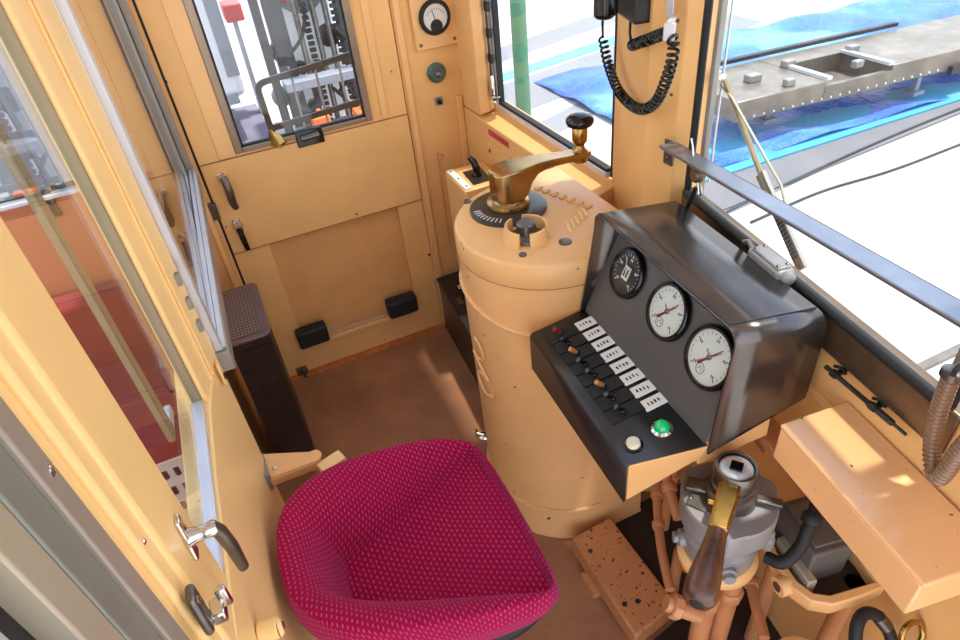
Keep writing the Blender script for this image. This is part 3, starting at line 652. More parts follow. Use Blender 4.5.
# ============================================================ HANDSET ON THE COLUMN
m = thing('radio_handset', (.98, 1.42, 1.58), 'black radio telephone handset with coiled cord on the corner column', 'handset')
cu = V((-.07, -.263, 0)).normalized(); cn = V((-.966, .257, 0)).normalized()
b = B(); obox(b, V((.995, 1.335, 1.70))+cn*.02, cu, (0, 0, 1), cn, .062, .10, .026); mk('cradle', b, 'black', m, bev=.008, seg=3)
b = B(); hb = V((.998, 1.375, 0))+cn*.075
tube(b, [hb+V((0, 0, 1.60)), hb+V((0, 0, 1.605)), hb+V((0, 0, 1.66)), hb+V((0, 0, 1.78))], [.018, .026, .026, .020], 16); obox(b, V((.998, 1.375, 1.632))+cn*.065, cu, (0, 0, 1), cn, .028, .024, .016); mk('handpiece', b, 'gloss_black', m, bev=.006, seg=3)
cpts = spline([(1.005, 1.519, 1.516), (.992, 1.469, 1.46), (.971, 1.385, 1.416), (.941, 1.265, 1.415), (.918, 1.172, 1.459), (.905, 1.118, 1.537), (.903, 1.105, 1.60), (.912, 1.14, 1.615), (.931, 1.222, 1.585), (.955, 1.32, 1.547)], 30)
Lc = [0]
for a, c in zip(cpts, cpts[1:]): Lc.append(Lc[-1]+(c-a).length)
coil = []; turns = Lc[-1]/.0140; nn = int(turns*14); j = 0
for i in range(nn+1):
    s = Lc[-1]*i/nn
    while j < len(Lc)-2 and Lc[j+1] < s: j += 1
    t = (s-Lc[j])/max(1e-9, Lc[j+1]-Lc[j]); p = cpts[j].lerp(cpts[j+1], t); d = (cpts[j+1]-cpts[j]).normalized(); u = cn.cross(d).normalized(); a = 2*PI*turns*i/nn
    coil.append(p + (u*math.cos(a)+cn*math.sin(a))*.0105)
b = B(); tube(b, coil, .0034, 7); tube(b, [(1.006, 1.50, 1.60), (1.006, 1.523, 1.56), (1.005, 1.519, 1.516)], .0034, 8); tube(b, [(.955, 1.32, 1.547), (.962, 1.34, 1.57), (.97, 1.35, 1.62)], .0034, 8)
mk('coiled_cord', b, 'gloss_black', m)
b = B(); obox(b, (.955, 1.190, 1.665), (0, 1, 0), (0, 0, 1), (1, 0, 0), .011, .035, .002); obox(b, (.928, 1.150, 1.635), (.7, .7, 0), (-.7, .7, 0), (0, 0, 1), .045, .008, .002); obox(b, (.898, 1.116, 1.625), (.7, .7, 0), (-.7, .7, 0), (0, 0, 1), .002, .012, .018); mk('cord_clip', b, 'alu', m, bev=.002)

# ============================================================ PARTITION (rear wall of the cab)
wr = sroot('wall_rear', (-.22, 1.2, 0))
b = B(); prism(b, [(-.168, 1.285), (-.196, 1.10), (-.205, .90), (-.212, .50), (-.26, .50), (-.26, 1.285)], 0, 1.115); mk('lower_panel', b, 'yellow', wr, bev=.004)
b = B(); box(b, -.27, -.255, 1.28, 2.49, 0, 1.05); mk('recess_panel', b, 'orange', wr)
b = B(); prism(b, [(-.166, 1.285), (-.198, 1.12), (-.232, 1.13), (-.232, 1.285)], 1.11, 2.25); po = mk('post', b, 'yellow', wr, bev=.006)
b = B(); tube(b, [(-.180, 1.20, 1.12), (-.180, 1.20, 2.25)], .0035, 8); tube(b, [(-.184, 1.183, 1.12), (-.184, 1.183, 2.25)], .0035, 8); mk('bead', b, 'yellow', po)
for z in (1.20, 1.26, 1.32):
    b = B(); box(b, -.176, -.164, 1.245, 1.262, z, z+.026); mk('striker_slot', b, 'alu_dull', po, bev=.002)
b = B(); obox(b, (-.168, 1.235, 1.09), (0, 1, 0), (0, 0, 1), (1, 0, 0), .012, .030, .003); sp_ = mk('striker_plate', b, 'yellow', wr, bev=.003)
b = B(); obox(b, (-.164, 1.235, 1.078), (0, 1, 0), (0, 0, 1), (1, 0, 0), .005, .006, .003); mk('striker_bolt', b, 'gloss_black', sp_)
b = B(); box(b, -.20, -.15, YD-.004, YD, 1.1, 2.25); mk('end_strip', b, 'alu_dull', wr)
# window 3: sliding sash over the heater
w3 = sroot('window_3', (-.15, 1.86, 1.1))
b = B(); hexa(b, [(-.178, 1.285, 1.05), (-.140, 1.285, 1.05), (-.118, 2.44, 1.05), (-.165, 2.44, 1.05)], [(-.178, 1.285, 1.105), (-.140, 1.285, 1.105), (-.118, 2.44, 1.105), (-.165, 2.44, 1.105)]); mk('sill_rail', b, 'alu_dull', w3, bev=.003)
for o0, o1, z0, z1, mt in ((-.016, -.004, 1.105, 1.120, 'alu'), (-.004, .000, 1.105, 1.110, 'rubber'), (.000, .012, 1.105, 1.118, 'alu'), (.014, .026, 1.105, 1.120, 'alu')):
    b = B(); hexa(b, [(-.168+o0, 1.30, z0), (-.168+o1, 1.30, z0), (-.142+o1, 2.42, z0), (-.142+o0, 2.42, z0)], [(-.168+o0, 1.30, z1), (-.168+o1, 1.30, z1), (-.142+o1, 2.42, z1), (-.142+o0, 2.42, z1)]); mk('track', b, mt, w3, bev=.001)
b = B(); box(b, -.168, -.150, 1.287, 1.318, 1.11, 2.24); mk('near_stile', b, 'alu', w3, bev=.003)
b = B(); box(b, -.166, -.148, 2.36, 2.40, 1.11, 2.24); mk('far_stile', b, 'alu_dull', w3, bev=.003)
b = B(); box(b, -.160, -.146, 2.40, 2.416, 1.11, 2.24); mk('gasket', b, 'rubber', w3)
b = B(); box(b, -.154, -.124, 2.416, 2.444, 1.11, 2.24); mk('outer_stile', b, 'jamb', w3, bev=.002)
b = B(); hexa(b, [(-.162, 1.31, 1.12), (-.158, 1.31, 1.12), (-.152, 2.38, 1.12), (-.156, 2.38, 1.12)], [(-.162, 1.31, 2.23), (-.158, 1.31, 2.23), (-.152, 2.38, 2.23), (-.156, 2.38, 2.23)]); mk('pane', b, 'glass', w3, smooth=False)
# door 2: partition door with glass
d2 = sroot('door_2', (-.22, .8, 0))
b = B(); prism(b, [(-.206, 1.12), (-.214, .70), (-.236, .70), (-.230, 1.12)], 1.10, 1.127); mk('glazing_rail', b, 'alu', d2, bev=.003)
b = B(); prism(b, [(-.217, 1.125), (-.223, .69), (-.226, .69), (-.220, 1.125)], 1.12, 2.23); mk('pane', b, 'glass', d2, smooth=False)
b = B(); prism(b, [(-.206, 1.13), (-.207, 1.118), (-.226, 1.118), (-.226, 1.13)], 1.12, 2.24); mk('glazing_bead', b, 'olive', d2, bev=.002)
b = B(); box(b, -.250, -.218, .527, .702, 0, 2.24); mk('door_stile', b, 'yellow', d2, bev=.006)
b = B(); box(b, -.228, -.212, .560, .695, .4, 2.24); mk('door_face', b, 'yellow', d2, bev=.010, seg=3)
b = B(); box(b, -.252, -.226, .500, .527, 0, 2.24); mk('door_edge', b, 'yellow', d2, bev=.003)
for z in (1.42, 1.72): screw(d2, (-.218, .54, z), (1, 0, 0), .004, 'chrome')
# lever handle on the partition door
b = B(); obox(b, (-.209, .628, 1.302), (0, .15, 1), (0, 1, -.15), (1, 0, 0), .036, .011, .004); dh = mk('door_handle', b, 'chrome', d2, bev=.008, seg=3)
b = B(); lathe(b, (-.207, .630, 1.298), (1, 0, 0), [(.014, 0), (.011, .008), (.010, .02), (.011, .032), (.009, .036)], 20); mk('boss', b, 'chrome', dh)
b = B(); tube(b, [(-.178, .630, 1.304), (-.172, .632, 1.285), (-.170, .638, 1.24), (-.172, .645, 1.18)], [.009, .010, .0095, .008], 14); mk('lever', b, 'steel', dh)
b = B(); obox(b, (-.207, .528, 1.285), (0, .1, 1), (0, 1, 0), (1, 0, 0), .036, .014, .006); lt = mk('door_latch', b, 'steel', d2, bev=.006, seg=3)
b = B(); obox(b, (-.194, .538, 1.255), (0, 1, 0), (0, 0, 1), (1, 0, 0), .014, .010, .009); obox(b, (-.184, .550, 1.262), (0, 0, 1), (0, 1, 0), (1, 0, 0), .018, .005, .007); mk('latch_hook', b, 'chrome', lt, bev=.003)
for z in (1.262, 1.308): screw(lt, (-.201, .526, z), (1, 0, 0), .005, 'chrome')
# metal door jamb nearest the camera
jm = sroot('trim_4', (-.23, .43, 0))
for ya, yb, x0, mt in ((.466, .500, -.222, 'jamb'), (.421, .466, -.228, 'alu_teal'), (.414, .421, -.240, 'rubber'), (.372, .414, -.226, 'jamb_beige'), (.342, .372, -.250, 'rubber'), (.325, .342, -.24, 'alu'), (.18, .325, -.262, 'terra')):
    b = B(); box(b, -.28, x0, ya, yb, 0, 2.24); mk('jamb_profile', b, mt, jm, bev=.003 if mt != 'rubber' else 0)
screw(jm, (-.2225, .488, 1.60), (1, 0, 0), .006, 'chrome')
b = B(); tube(b, spline([(-.22, .335, 1.52), (-.205, .338, 1.50), (-.203, .338, 1.44), (-.205, .338, 1.36), (-.22, .335, 1.34)], 6), .005, 10)
tag(mk('pull_handle', b, 'chrome'), 'thin chrome pull handle on the metal jamb at the lower left edge of the photo', 'handle')
# little painted lug at the bottom of the wall ledge
b = B(); tube(b, [(-.207, .66, .985), (-.175, .655, .985)], [.018, .018], 16); tube(b, [(-.175, .655, .985), (-.168, .655, .985)], [.018, .012], 16); lug = mk('wall_lug', b, 'yellow', bev=.002)
tag(lug, 'rounded cream-painted lug sticking out of the partition beside the driver seat', 'lug')
screw(lug, (-.168, .655, .985), (1, 0, 0), .007)

# ---- heater under the sliding window
m = thing('cab_heater', (-.13, 2.06, 0), 'tall dark brown electric heater with a perforated rounded top, left of the entrance door', 'heater')
def rr(x0, x1, y0, y1, r=.03, n=5):
    P = [(x0, y0)]
    for cx_, cy_, a0 in ((x1-r, y0+r, -PI/2), (x1-r, y1-r, 0)):
        for k in range(n+1): a = a0+k*PI/2/n; P.append((cx_+r*math.cos(a), cy_+r*math.sin(a)))
    P.append((x0, y1)); return P
b = B(); prism(b, rr(-.200, -.062, 1.895, 2.245), 0.0, .690); mk('casing', b, 'heater_front', m, bev=.004)
b = B(); prism(b, rr(-.204, -.056, 1.888, 2.250), .690, .700); mk('top_cover', b, 'heater', m, bev=.004)
b = B(); box(b, -.190, -.085, 1.915, 2.225, .7005, .7025); mk('perforated_sheet', b, 'perf', m, smooth=False)
b = B(); obox(b, (-.118, 1.889, .44), (1, 0, 0), (0, 0, 1), (0, 1, 0), .045, .22, .0015)
fp = mk('front_grille', b, 'heater_front', m)
hm = M['heater_front'].copy(); hm.name = 'perforated_front'
t = hm.node_tree; bs = t.nodes['Principled BSDF']; src = bs.inputs['Base Color'].links[0].from_socket
sx = t.nodes.new('ShaderNodeSeparateXYZ'); tc_ = t.nodes.new('ShaderNodeTexCoord'); t.links.new(tc_.outputs['Object'], sx.inputs[0])
def mt_(op, x, y=None):
    q = t.nodes.new('ShaderNodeMath'); q.operation = op
    for i, v in enumerate((x, y)):
        if v is None: continue
        if isinstance(v, (int, float)): q.inputs[i].default_value = v
        else: t.links.new(v, q.inputs[i])
    return q.outputs[0]
sq = []
for ax_ in (0, 2): f = mt_('SUBTRACT', mt_('FRACT', mt_('MULTIPLY', sx.outputs[ax_], 1/.009)), .5); sq.append(mt_('MULTIPLY', f, f))
kk = mt_('LESS_THAN', mt_('ADD', sq[0], sq[1]), .09); mx = t.nodes.new('ShaderNodeMix'); mx.data_type = 'RGBA'
t.links.new(kk, mx.inputs[0]); t.links.new(src, mx.inputs[6]); mx.inputs[7].default_value = (.004, .003, .003, 1); t.links.new(mx.outputs[2], bs.inputs['Base Color'])
fp.data.materials[0] = hm

# ---- seat bracket arm
m = thing('seat_bracket', (-.1, 1.30, .70), 'cream painted hinged bracket between partition and driver seat', 'bracket')
b = B()
pts = [(-.185, 1.325), (-.055, 1.262)]
for k in range(7): a = 1.1-k*PI/6*.95; pts.append((-.05+.022*math.cos(a), 1.243+.022*math.sin(a)))
pts += [(-.165, 1.225)]
prism(b, pts, .722, .730); mk('arm_plate', b, 'orange_clean', m, bev=.002)
b = B(); hexa(b, [(-.168, 1.222, .70), (-.05, 1.220, .70), (-.05, 1.227, .70), (-.168, 1.230, .70)], [(-.168, 1.222, .724), (-.05, 1.220, .724), (-.05, 1.227, .724), (-.168, 1.230, .724)]); mk('arm_flange', b, 'orange_clean', m, bev=.001)
b = B(); lathe(b, (-.052, 1.242, .690), (0, 0, 1), [(.018, 0), (.018, .034)], 20); mk('pivot', b, 'orange_clean', m)
b = B(); obox(b, (-.012, 1.212, .712), (.95, .28, 0), (-.28, .95, 0), (0, 0, 1), .035, .020, .008); mk('seat_tab', b, 'yellow', m, bev=.003)
b = B(); box(b, -.180, -.168, 1.22, 1.30, .69, .75); mk('wall_plate', b, 'alu_dull', m, bev=.002)
screw(m, (-.15, 1.25, .731), (0, 0, 1), .006, 'chrome')

# ============================================================ DRIVER SEAT
st = thing('driver_seat', (.12, .92, 0), 'magenta fabric bucket seat with a pattern of pale dashes, low back and wings', 'seat')
outl = [(.380, 0), (.378, .12), (.372, .19), (.352, .237), (.300, .257), (.225, .262), (.150, .258), (.060, .246), (-.020, .230), (-.085, .202), (-.140, .152), (-.172, .085), (-.182, 0)]
outl = outl + [(x, -y) for x, y in outl[-2:0:-1]]
panp = [(.370, 0), (.364, .10), (.356, .205), (.343, .236), (.20, .170), (.06, .115), (-.045, .078), (-.062, .05), (-.068, 0)]
panp = panp + [(x, -y) for x, y in panp[-2:0:-1]]
C0 = V((.16, 0, 0))
def closed_spline(P, n=12):
    P = [V((x, y, 0)) for x, y in P]; m_ = len(P); out = []
    for i in range(m_):
        a, b_, c, d = P[i-1], P[i], P[(i+1) % m_], P[(i+2) % m_]
        for k in range(n):
            t = k/n; out.append(.5*((2*b_)+(c-a)*t+(2*a-5*b_+4*c-d)*t*t+(3*b_-a-3*c+d)*t**3))
    return out
def polar(P):
    t = sorted((math.atan2(p.y, p.x-C0.x) % (2*PI), math.hypot(p.x-C0.x, p.y)) for p in P)
    def f(a):
        a %= 2*PI
        lo = t[-1]; lo = (lo[0]-2*PI, lo[1])
        for q in t:
            if q[0] >= a: return lo[1] + (q[1]-lo[1])*(a-lo[0])/max(1e-9, q[0]-lo[0])
            lo = q
        q = (t[0][0]+2*PI, t[0][1]); return lo[1] + (q[1]-lo[1])*(a-lo[0])/max(1e-9, q[0]-lo[0])
    return f
Ro = polar(closed_spline(outl)); Rp = polar(closed_spline(panp, 6))
ZP = .590
def rimh(x):                     # height of the wing rim above the pan, by position front to back
    t = min(1, max(0, (.385-x)/.56)); return .205*(t**.50)
NA = 144
b = B(); rings = []
def seatpt(a, s):                # s 0..1 pan, 1..2 wing, 2..3 rolled edge, 3..4 underside
    ro, rp = Ro(a), min(Rp(a), Ro(a)-.012); ca, sa = math.cos(a), math.sin(a)
    zpan = lambda x, y: ZP - .024*(1-(min(s, 1))**2)*(1-.5*min(1, max(0, (x-.1)/.28)))
    if s <= 1:
        r = rp*s; x, y = C0.x+r*ca, r*sa; return V((x, y, zpan(x, y)))
    H = rimh(C0.x+ro*ca)
    if s <= 2:
        k = s-1; r = rp+(ro-rp)*k; x, y = C0.x+r*ca, r*sa
        e = math.sin(k*PI/2)**.72 if k > .001 else -.03
        return V((x, y, ZP + H*e + .012*math.sin(k*PI)))
    k = s-2; r = ro + .012*math.sin(min(k, 1)*PI)*1.0 - (.02*k if k > .5 else 0); drop = .085*(k**1.3) + H*.55*k
    return V((C0.x+r*ca, r*sa, ZP+H-drop))
S = [.02, .1, .2, .3, .4, .55, .7, .82, .9, .95, .985, 1.0, 1.02, 1.06, 1.12, 1.2, 1.3, 1.42, 1.55, 1.68, 1.8, 1.9, 1.96, 2.0, 2.06, 2.14, 2.25, 2.4, 2.6, 2.8, 3.0]
for s in S: rings.append([seatpt(2*PI*i/NA, s) for i in range(NA)])
rot = Matrix.Rotation(math.radians(-1.5), 4, 'Z')
arc = [[0.0]*NA]
arc = []
for j_, r1_ in enumerate(rings):
    if S[j_] <= 1: arc.append([math.hypot(p.x-C0.x, p.y) for p in r1_])
    else: arc.append([arc[-1][i] + (r1_[i]-rings[j_-1][i]).length for i in range(NA)])
rings.append([V((C0.x+.80*Ro(2*PI*i/NA)*math.cos(2*PI*i/NA), .80*Ro(2*PI*i/NA)*math.sin(2*PI*i/NA), .495)) for i in range(NA)]); arc.append(arc[-1])
rings = [[rot @ p + V((0, .92, 0)) for p in r] for r in rings]
loops(b, rings)
b.verts.ensure_lookup_table(); uvl = b.loops.layers.uv.new('UVMap')
b.verts.index_update()
for f in b.faces:
    for lp in f.loops:
        k = lp.vert.index; i = k % NA; L_ = arc[k//NA][i]; a_ = 2*PI*i/NA; lp[uvl].uv = (L_*math.cos(a_), L_*math.sin(a_))
mk('seat_cushion', b, 'fabric', st, angle=180)
b = B(); loops(b, [[(rot @ (V((C0.x, 0, 0)) + V((math.cos(a)*Ro(a)*k, math.sin(a)*Ro(a)*k, z)))) + V((0, .92, 0)) for a in [2*PI*i/48 for i in range(48)]] for k, z in ((.55, .46), (.90, .50), (.93, .53), (.90, .545))]); mk('seat_shell', b, 'rubber', st)
b = B(); tube(b, [(.14, .92, .02), (.14, .92, .47)], [.05, .045], 24); mk('pedestal', b, 'black', st)
b = B(); lathe(b, (.14, .92, 0), (0, 0, 1), [(.14, 0), (.14, .01), (.06, .025)], 32); mk('base_plate', b, 'black', st)

# ============================================================ FOOT PEDAL BLOCK
m = thing('foot_pedal', (.70, .89, 0), 'oblong orange-painted foot pedal block with chipped top on the floor beside the controller', 'pedal')
P4 = [(.625, 1.070), (.622, .705), (.788, .730), (.783, 1.080)]
b = B(); prism(b, [(x, y) for x, y in P4], .02, .097); mk('pedal_block', b, 'chipped', m, bev=.008, seg=3)
b = B(); prism(b, [(.605, .98), (.635, .98), (.635, .90), (.605, .90)], 0, .03); prism(b, [(.65, 1.0), (.76, 1.0), (.76, .78), (.65, .78)], 0, .022); mk('pedal_mount', b, 'pipe', m)
for x, y in ((.650, .80), (.69, .79), (.655, 1.0)): b = B(); lathe(b, (x, y, .0965), (0, 0, 1), [(.008, 0), (.008, .002), (.003, .002)], 16); mk('stud', b, 'black', m)

# ============================================================ BRAKE VALVE STAND
bv = thing('brake_valve', (.738, .60, .0), 'grey cast brake valve on an orange stand with a brass and wood handle', 'brake valve')
bc = V((.735, .592, 0))
def ring_lobed(z, r, l=.0, n=60): return [(bc.x+(r+l*max(0, math.cos(3*a+.6))**6)*math.cos(a), bc.y+(r+l*max(0, math.cos(3*a+.6))**6)*math.sin(a), z) for a in [2*PI*i/n for i in range(n)]]
b = B(); loops(b, [ring_lobed(.752, .090, .010), ring_lobed(.756, .099, .012), ring_lobed(.812, .099, .010), ring_lobed(.818, .096, .010), ring_lobed(.820, .060)]); mk('valve_head', b, 'cast', bv, angle=25)
b = B(); loops(b, [ring_lobed(.625, .068), ring_lobed(.64, .078), ring_lobed(.69, .080, .01), ring_lobed(.70, .070), ring_lobed(.735, .070), ring_lobed(.753, .088)]); mk('valve_body', b, 'cast', bv, angle=30)
for a in (2.6, 4.2, 5.8):
    p = bc+V((.085*math.cos(a), .085*math.sin(a), .66)); b = B(); lathe(b, p, (math.cos(a), math.sin(a), .1), [(.020, -.02), (.020, .006), (.013, .008), (.013, .018)], 14); mk('valve_boss', b, 'cast', bv)
for a in (.5, 1.9, 3.6, 5.2):
    p = bc+V((.094*math.cos(a), .094*math.sin(a), .715)); b = B(); lathe(b, p, (0, 0, 1), [(.013, 0), (.014, .01), (.014, .03), (.010, .034), (.010, .05), (.006, .054)], 12); mk('flange_bolt', b, 'cast', bv)
b = B(); lathe(b, bc+V((0, 0, .585)), (0, 0, 1), [(.060, 0), (.088, .012), (.090, .03), (.078, .042)], 40); mk('support_flange', b, 'orange_clean', bv)
b = B(); obox(b, bc+V((-.035, .035, .832)), (-.7, .7, 0), (.7, .7, 0), (0, 0, 1), .042, .017, .006); obox(b, bc+V((.045, -.045, .832)), (-.7, .7, 0), (.7, .7, 0), (0, 0, 1), .038, .010, .005); mk('stop_arm', b, 'steel', bv, bev=.003)
b = B(); obox(b, bc+V((-.062, .010, .8215)), (.5, -.86, 0), (.86, .5, 0), (0, 0, 1), .032, .018, .003); np_ = mk('name_plate', b, 'steel', bv, bev=.002)
for s in (-1, 1): screw(np_, bc+V((-.062, .010, .8245))+V((.5, -.86, 0)).normalized()*.026*s, (0, 0, 1), .004, 'chrome')
b = B(); lathe(b, bc+V((0, 0, .820)), (0, 0, 1), [(.052, 0), (.054, .006), (.052, .026), (.044, .030), (.044, .048), (.040, .050), (.040, .076), (.044, .080), (.044, .094), (.041, .100), (.036, .100), (.036, .088)], 40); hubp = mk('spindle_hub', b, 'steel', bv)
b = B(); lathe(b, bc+V((0, 0, .905)), (0, 0, 1), [(.033, 0), (.033, .008), (.028, .012), (.010, .012)], 32); mk('spindle_cap', b, 'alu', hubp)
b = B(); obox(b, bc+V((0, 0, .918)), (.8, .6, 0), (-.6, .8, 0), (0, 0, 1), .012, .012, .003); mk('square_key', b, 'gloss_black', hubp, bev=.001)
hdir = (V((.484, .408, .882)) - V((.700, .572, .896))).normalized(); h0 = V((.708, .575, .896)); up = V((0, 0, 1)); sd = hdir.cross(up)
b = B(); prev = None
for s, w, z0, z1 in ((-.01, .017, -.018, .014), (.0, .022, -.018, .016), (.05, .023, -.016, .018), (.095, .020, -.016, .017), (.118, .019, -.017, .016)):
    c = h0+hdir*s; r = [b.verts.new(c-sd*w+up*z0), b.verts.new(c+sd*w+up*z0), b.verts.new(c+sd*w*.9+up*z1), b.verts.new(c-sd*w*.9+up*z1)]
    if prev:
        for k in range(4): b.faces.new((prev[k], prev[(k+1) % 4], r[(k+1) % 4], r[k]))
    else: b.faces.new(r[::-1])
    prev = r
b.faces.new(prev); hl = mk('handle', b, 'brass', bv, bev=.005, seg=3)
b = B(); lathe(b, h0+hdir*.055+sd*.020+up*.0, sd, [(.007, 0), (.007, .010), (.004, .013)], 12); mk('set_screw', b, 'brass', hl)
b = B(); lathe(b, h0+hdir*.115, hdir, [(.016, 0), (.019, .002), (.0195, .02), (.023, .05), (.029, .10), (.0305, .125), (.029, .143), (.022, .153), (.010, .157)], 32); mk('wooden_grip', b, 'wood', hl)
b = B(); lathe(b, h0+hdir*.272, hdir, [(.015, -.004), (.013, .001), (.006, .002)], 20); mk('grip_end', b, 'black', hl)
# stand: two painted pipes
for (x, y) in ((.700, .560), (.760, .552)):
    b = B(); tube(b, [(x, y, .59), (x, y, .30), (x+.01, y+.005, .0)], .024, 20); mk('stand_pipe', b, 'pipe', bv)
    b = B(); lathe(b, (x, y, .46), (0, 0, 1), [(.030, 0), (.032, .005), (.032, .03), (.028, .035)], 8); mk('pipe_nut', b, 'pipe', bv)

# loose pipework under the console: one thing each
def pipe(name, pts, r, label, mat='pipe', nuts=(), cat='pipe', grp=None):
    b = B(); P = spline(pts, 8); tube(b, P, r, 14); o = mk(name, b, mat); tag(o, label, cat, grp)
    for c in nuts:
        i = min(range(len(P)-1), key=lambda i: (P[i]-V(c)).length); d = (P[i+1]-P[i]).normalized()
        b = B(); lathe(b, P[i]-d*.012, d, [(r*1.35, 0), (r*1.5, .003), (r*1.5, .021), (r*1.35, .024)], 8); mk('pipe_nut', b, mat, o)
    return o
pipe('air_pipe', [(.93, 1.03, .32), (.86, .95, .32), (.76, .80, .33), (.70, .68, .33)], .013, 'long dark orange pipe slanting under the console toward the brake valve stand', nuts=((.86, .95, .32), (.80, .86, .33)))
pipe('air_pipe', [(.905, 1.04, .60), (.84, .93, .56), (.80, .84, .52), (.77, .76, .50)], .014, 'upper orange pipe with collars right behind the switch panel corner', nuts=((.84, .93, .56), (.80, .84, .52)))
pipe('air_pipe', [(.835, .800, .0), (.835, .800, .20), (.832, .795, .255), (.825, .775, .28), (.81, .72, .28), (.80, .64, .28)], .017, 'orange elbow pipe rising beside the brake valve and bending over at its top', nuts=((.815, .735, .28),))
pipe('air_pipe', [(.915, .96, .10), (.915, .955, .50), (.92, .94, .62)], .016, 'upright orange pipe behind the pedal in the dark space under the console', nuts=((.915, .957, .35),))
pipe('air_pipe', [(.600, .590, .50), (.625, .570, .485), (.665, .545, .46)], .020, 'short thick orange pipe stub below the wooden grip of the brake handle', nuts=((.618, .575, .49),))
pipe('air_pipe', [(.77, .44, .44), (.84, .56, .44), (.93, .68, .44)], .013, 'thin brown pipe passing below the black hose right of the brake valve', nuts=((.84, .56, .44),))
pipe('air_pipe', [(.60, .61, .20), (.72, .455, .20), (.86, .30, .20)], .016, 'low dark orange pipe crossing the floor below the tray at the bottom of the photo')
pipe('black_hose', spline([(.915, .515, .80), (.87, .49, .775), (.83, .47, .73), (.79, .47, .70), (.775, .50, .69)], 3), .014, 'black rubber hose running from the brake valve under the cover box', 'rubber', cat='hose', nuts=((.87, .49, .775),))
h2 = pipe('black_hose', [(.840, .292, .48), (.848, .302, .57), (.868, .325, .61), (.895, .335, .62), (.922, .325, .61), (.940, .300, .575), (.945, .28, .54)], .013, 'thick black hose arching up below the cover box at the bottom of the photo', 'rubber', cat='hose')
b = B(); tube(b, [(.926, .322, .606), (.938, .304, .582)], .0148, 12); mk('hose_clamp', b, 'steel', h2)
b = B(); tube(b, [(.948+.030*math.cos(a), .262+.014*math.sin(a), .61+.026*math.sin(a)) for a in [2*PI*i/24 for i in range(24)]], .006, 8, closed=True)
tag(mk('brass_ring', b, 'brass'), 'yellow brass ring standing just below the near corner of the cover box', 'ring')
b = B(); tube(b, [(.71, .31, 0), (.71, .31, .605)], .03, 16); lathe(b, (.71, .31, .60), (0, 0, 1), [(.06, 0), (.066, .01), (.05, .025), (.01, .03)], 32); tag(mk('round_cover', b, 'orange_clean'), 'pale orange capped upright pipe peeping over the bottom edge of the photo', 'cap')
b = B(); tube(b, [(.80, .285, 0), (.80, .285, .555)], .012, 12); lathe(b, (.80, .285, .55), (0, 0, 1), [(.02, 0), (.022, .02), (.012, .03)], 20); tag(mk('valve_button', b, 'red'), 'small red valve stem under the arching black hose', 'valve')

# cast tray right of the brake valve
m = thing('cast_tray', (.90, .50, .55), 'orange cast tray with rounded corners holding grey blocks, right of the brake valve', 'tray')
tr = [(.818, .53), (.800, .44), (.812, .398), (.845, .372), (.905, .360), (.975, .352), (1.0, .42), (1.0, .60), (.88, .63)]
def inset(P, d):
    c = V((sum(p[0] for p in P)/len(P), sum(p[1] for p in P)/len(P))); return [tuple(V(p)+(c-V(p)).normalized()*d) for p in P]
ti = inset(tr, .022)
b = B(); n = len(tr)
vo0 = [b.verts.new((*p, .60)) for p in tr]; vo1 = [b.verts.new((*p, .64)) for p in tr]; vi1 = [b.verts.new((*p, .64)) for p in ti]; vi0 = [b.verts.new((*p, .60)) for p in ti]
for i in range(n):
    j = (i+1) % n; b.faces.new((vo0[i], vo0[j], vo1[j], vo1[i])); b.faces.new((vo1[i], vo1[j], vi1[j], vi1[i])); b.faces.new((vi1[i], vi1[j], vi0[j], vi0[i]))
for i in range(n): j = (i+1) % n; b.faces.new((vi0[i], vi0[j], vo0[j], vo0[i]))
mk('tray_rim', b, 'orange_clean', m, bev=.004)
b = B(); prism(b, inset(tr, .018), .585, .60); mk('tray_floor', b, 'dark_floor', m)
b = B(); tube(b, [(.810, .455, .62), (.785, .46, .62)], .022, 16); mk('lug', b, 'orange_clean', m); screw(m, (.785, .46, .62), (-1, 0, 0), .013)
b = B(); tube(b, [(.95, .40, .0), (.95, .40, .60)], .02, 12); tube(b, [(.95, .58, .0), (.95, .58, .60)], .02, 12); mk('tray_leg', b, 'pipe', m)
m2 = thing('relay_block', (.92, .54, .62), 'dark grey rectangular block inside the cast tray, under the cover box', 'relay')
b = B(); obox(b, (.912, .505, .655), (.2, .98, 0), (.98, -.2, 0), (0, 0, 1), .070, .048, .055); mk('block_body', b, 'grey_paint', m2, bev=.006)
b = B(); obox(b, (.852, .480, .628), (.2, .98, 0), (.98, -.2, 0), (0, 0, 1), .058, .011, .026); mk('side_ledge', b, 'jamb_beige', m2, bev=.003)
b = B(); obox(b, (.912, .505, .712), (.2, .98, 0), (.98, -.2, 0), (0, 0, 1), .055, .036, .004); mk('block_lid', b, 'grey_paint', m2, bev=.003)
b = B(); obox(b, (.93, .76, .80), (.2, .98, 0), (.98, -.2, 0), (0, 0, 1), .10, .006, .02); obox(b, (.88, .62, .88), (.1, .98, 0), (.98, -.1, 0), (0, 0, 1), .06, .03, .012)
tag(mk('mounting_channel', b, 'pipe', bev=.003), 'orange painted channel between gauge console and cover box', 'bracket')

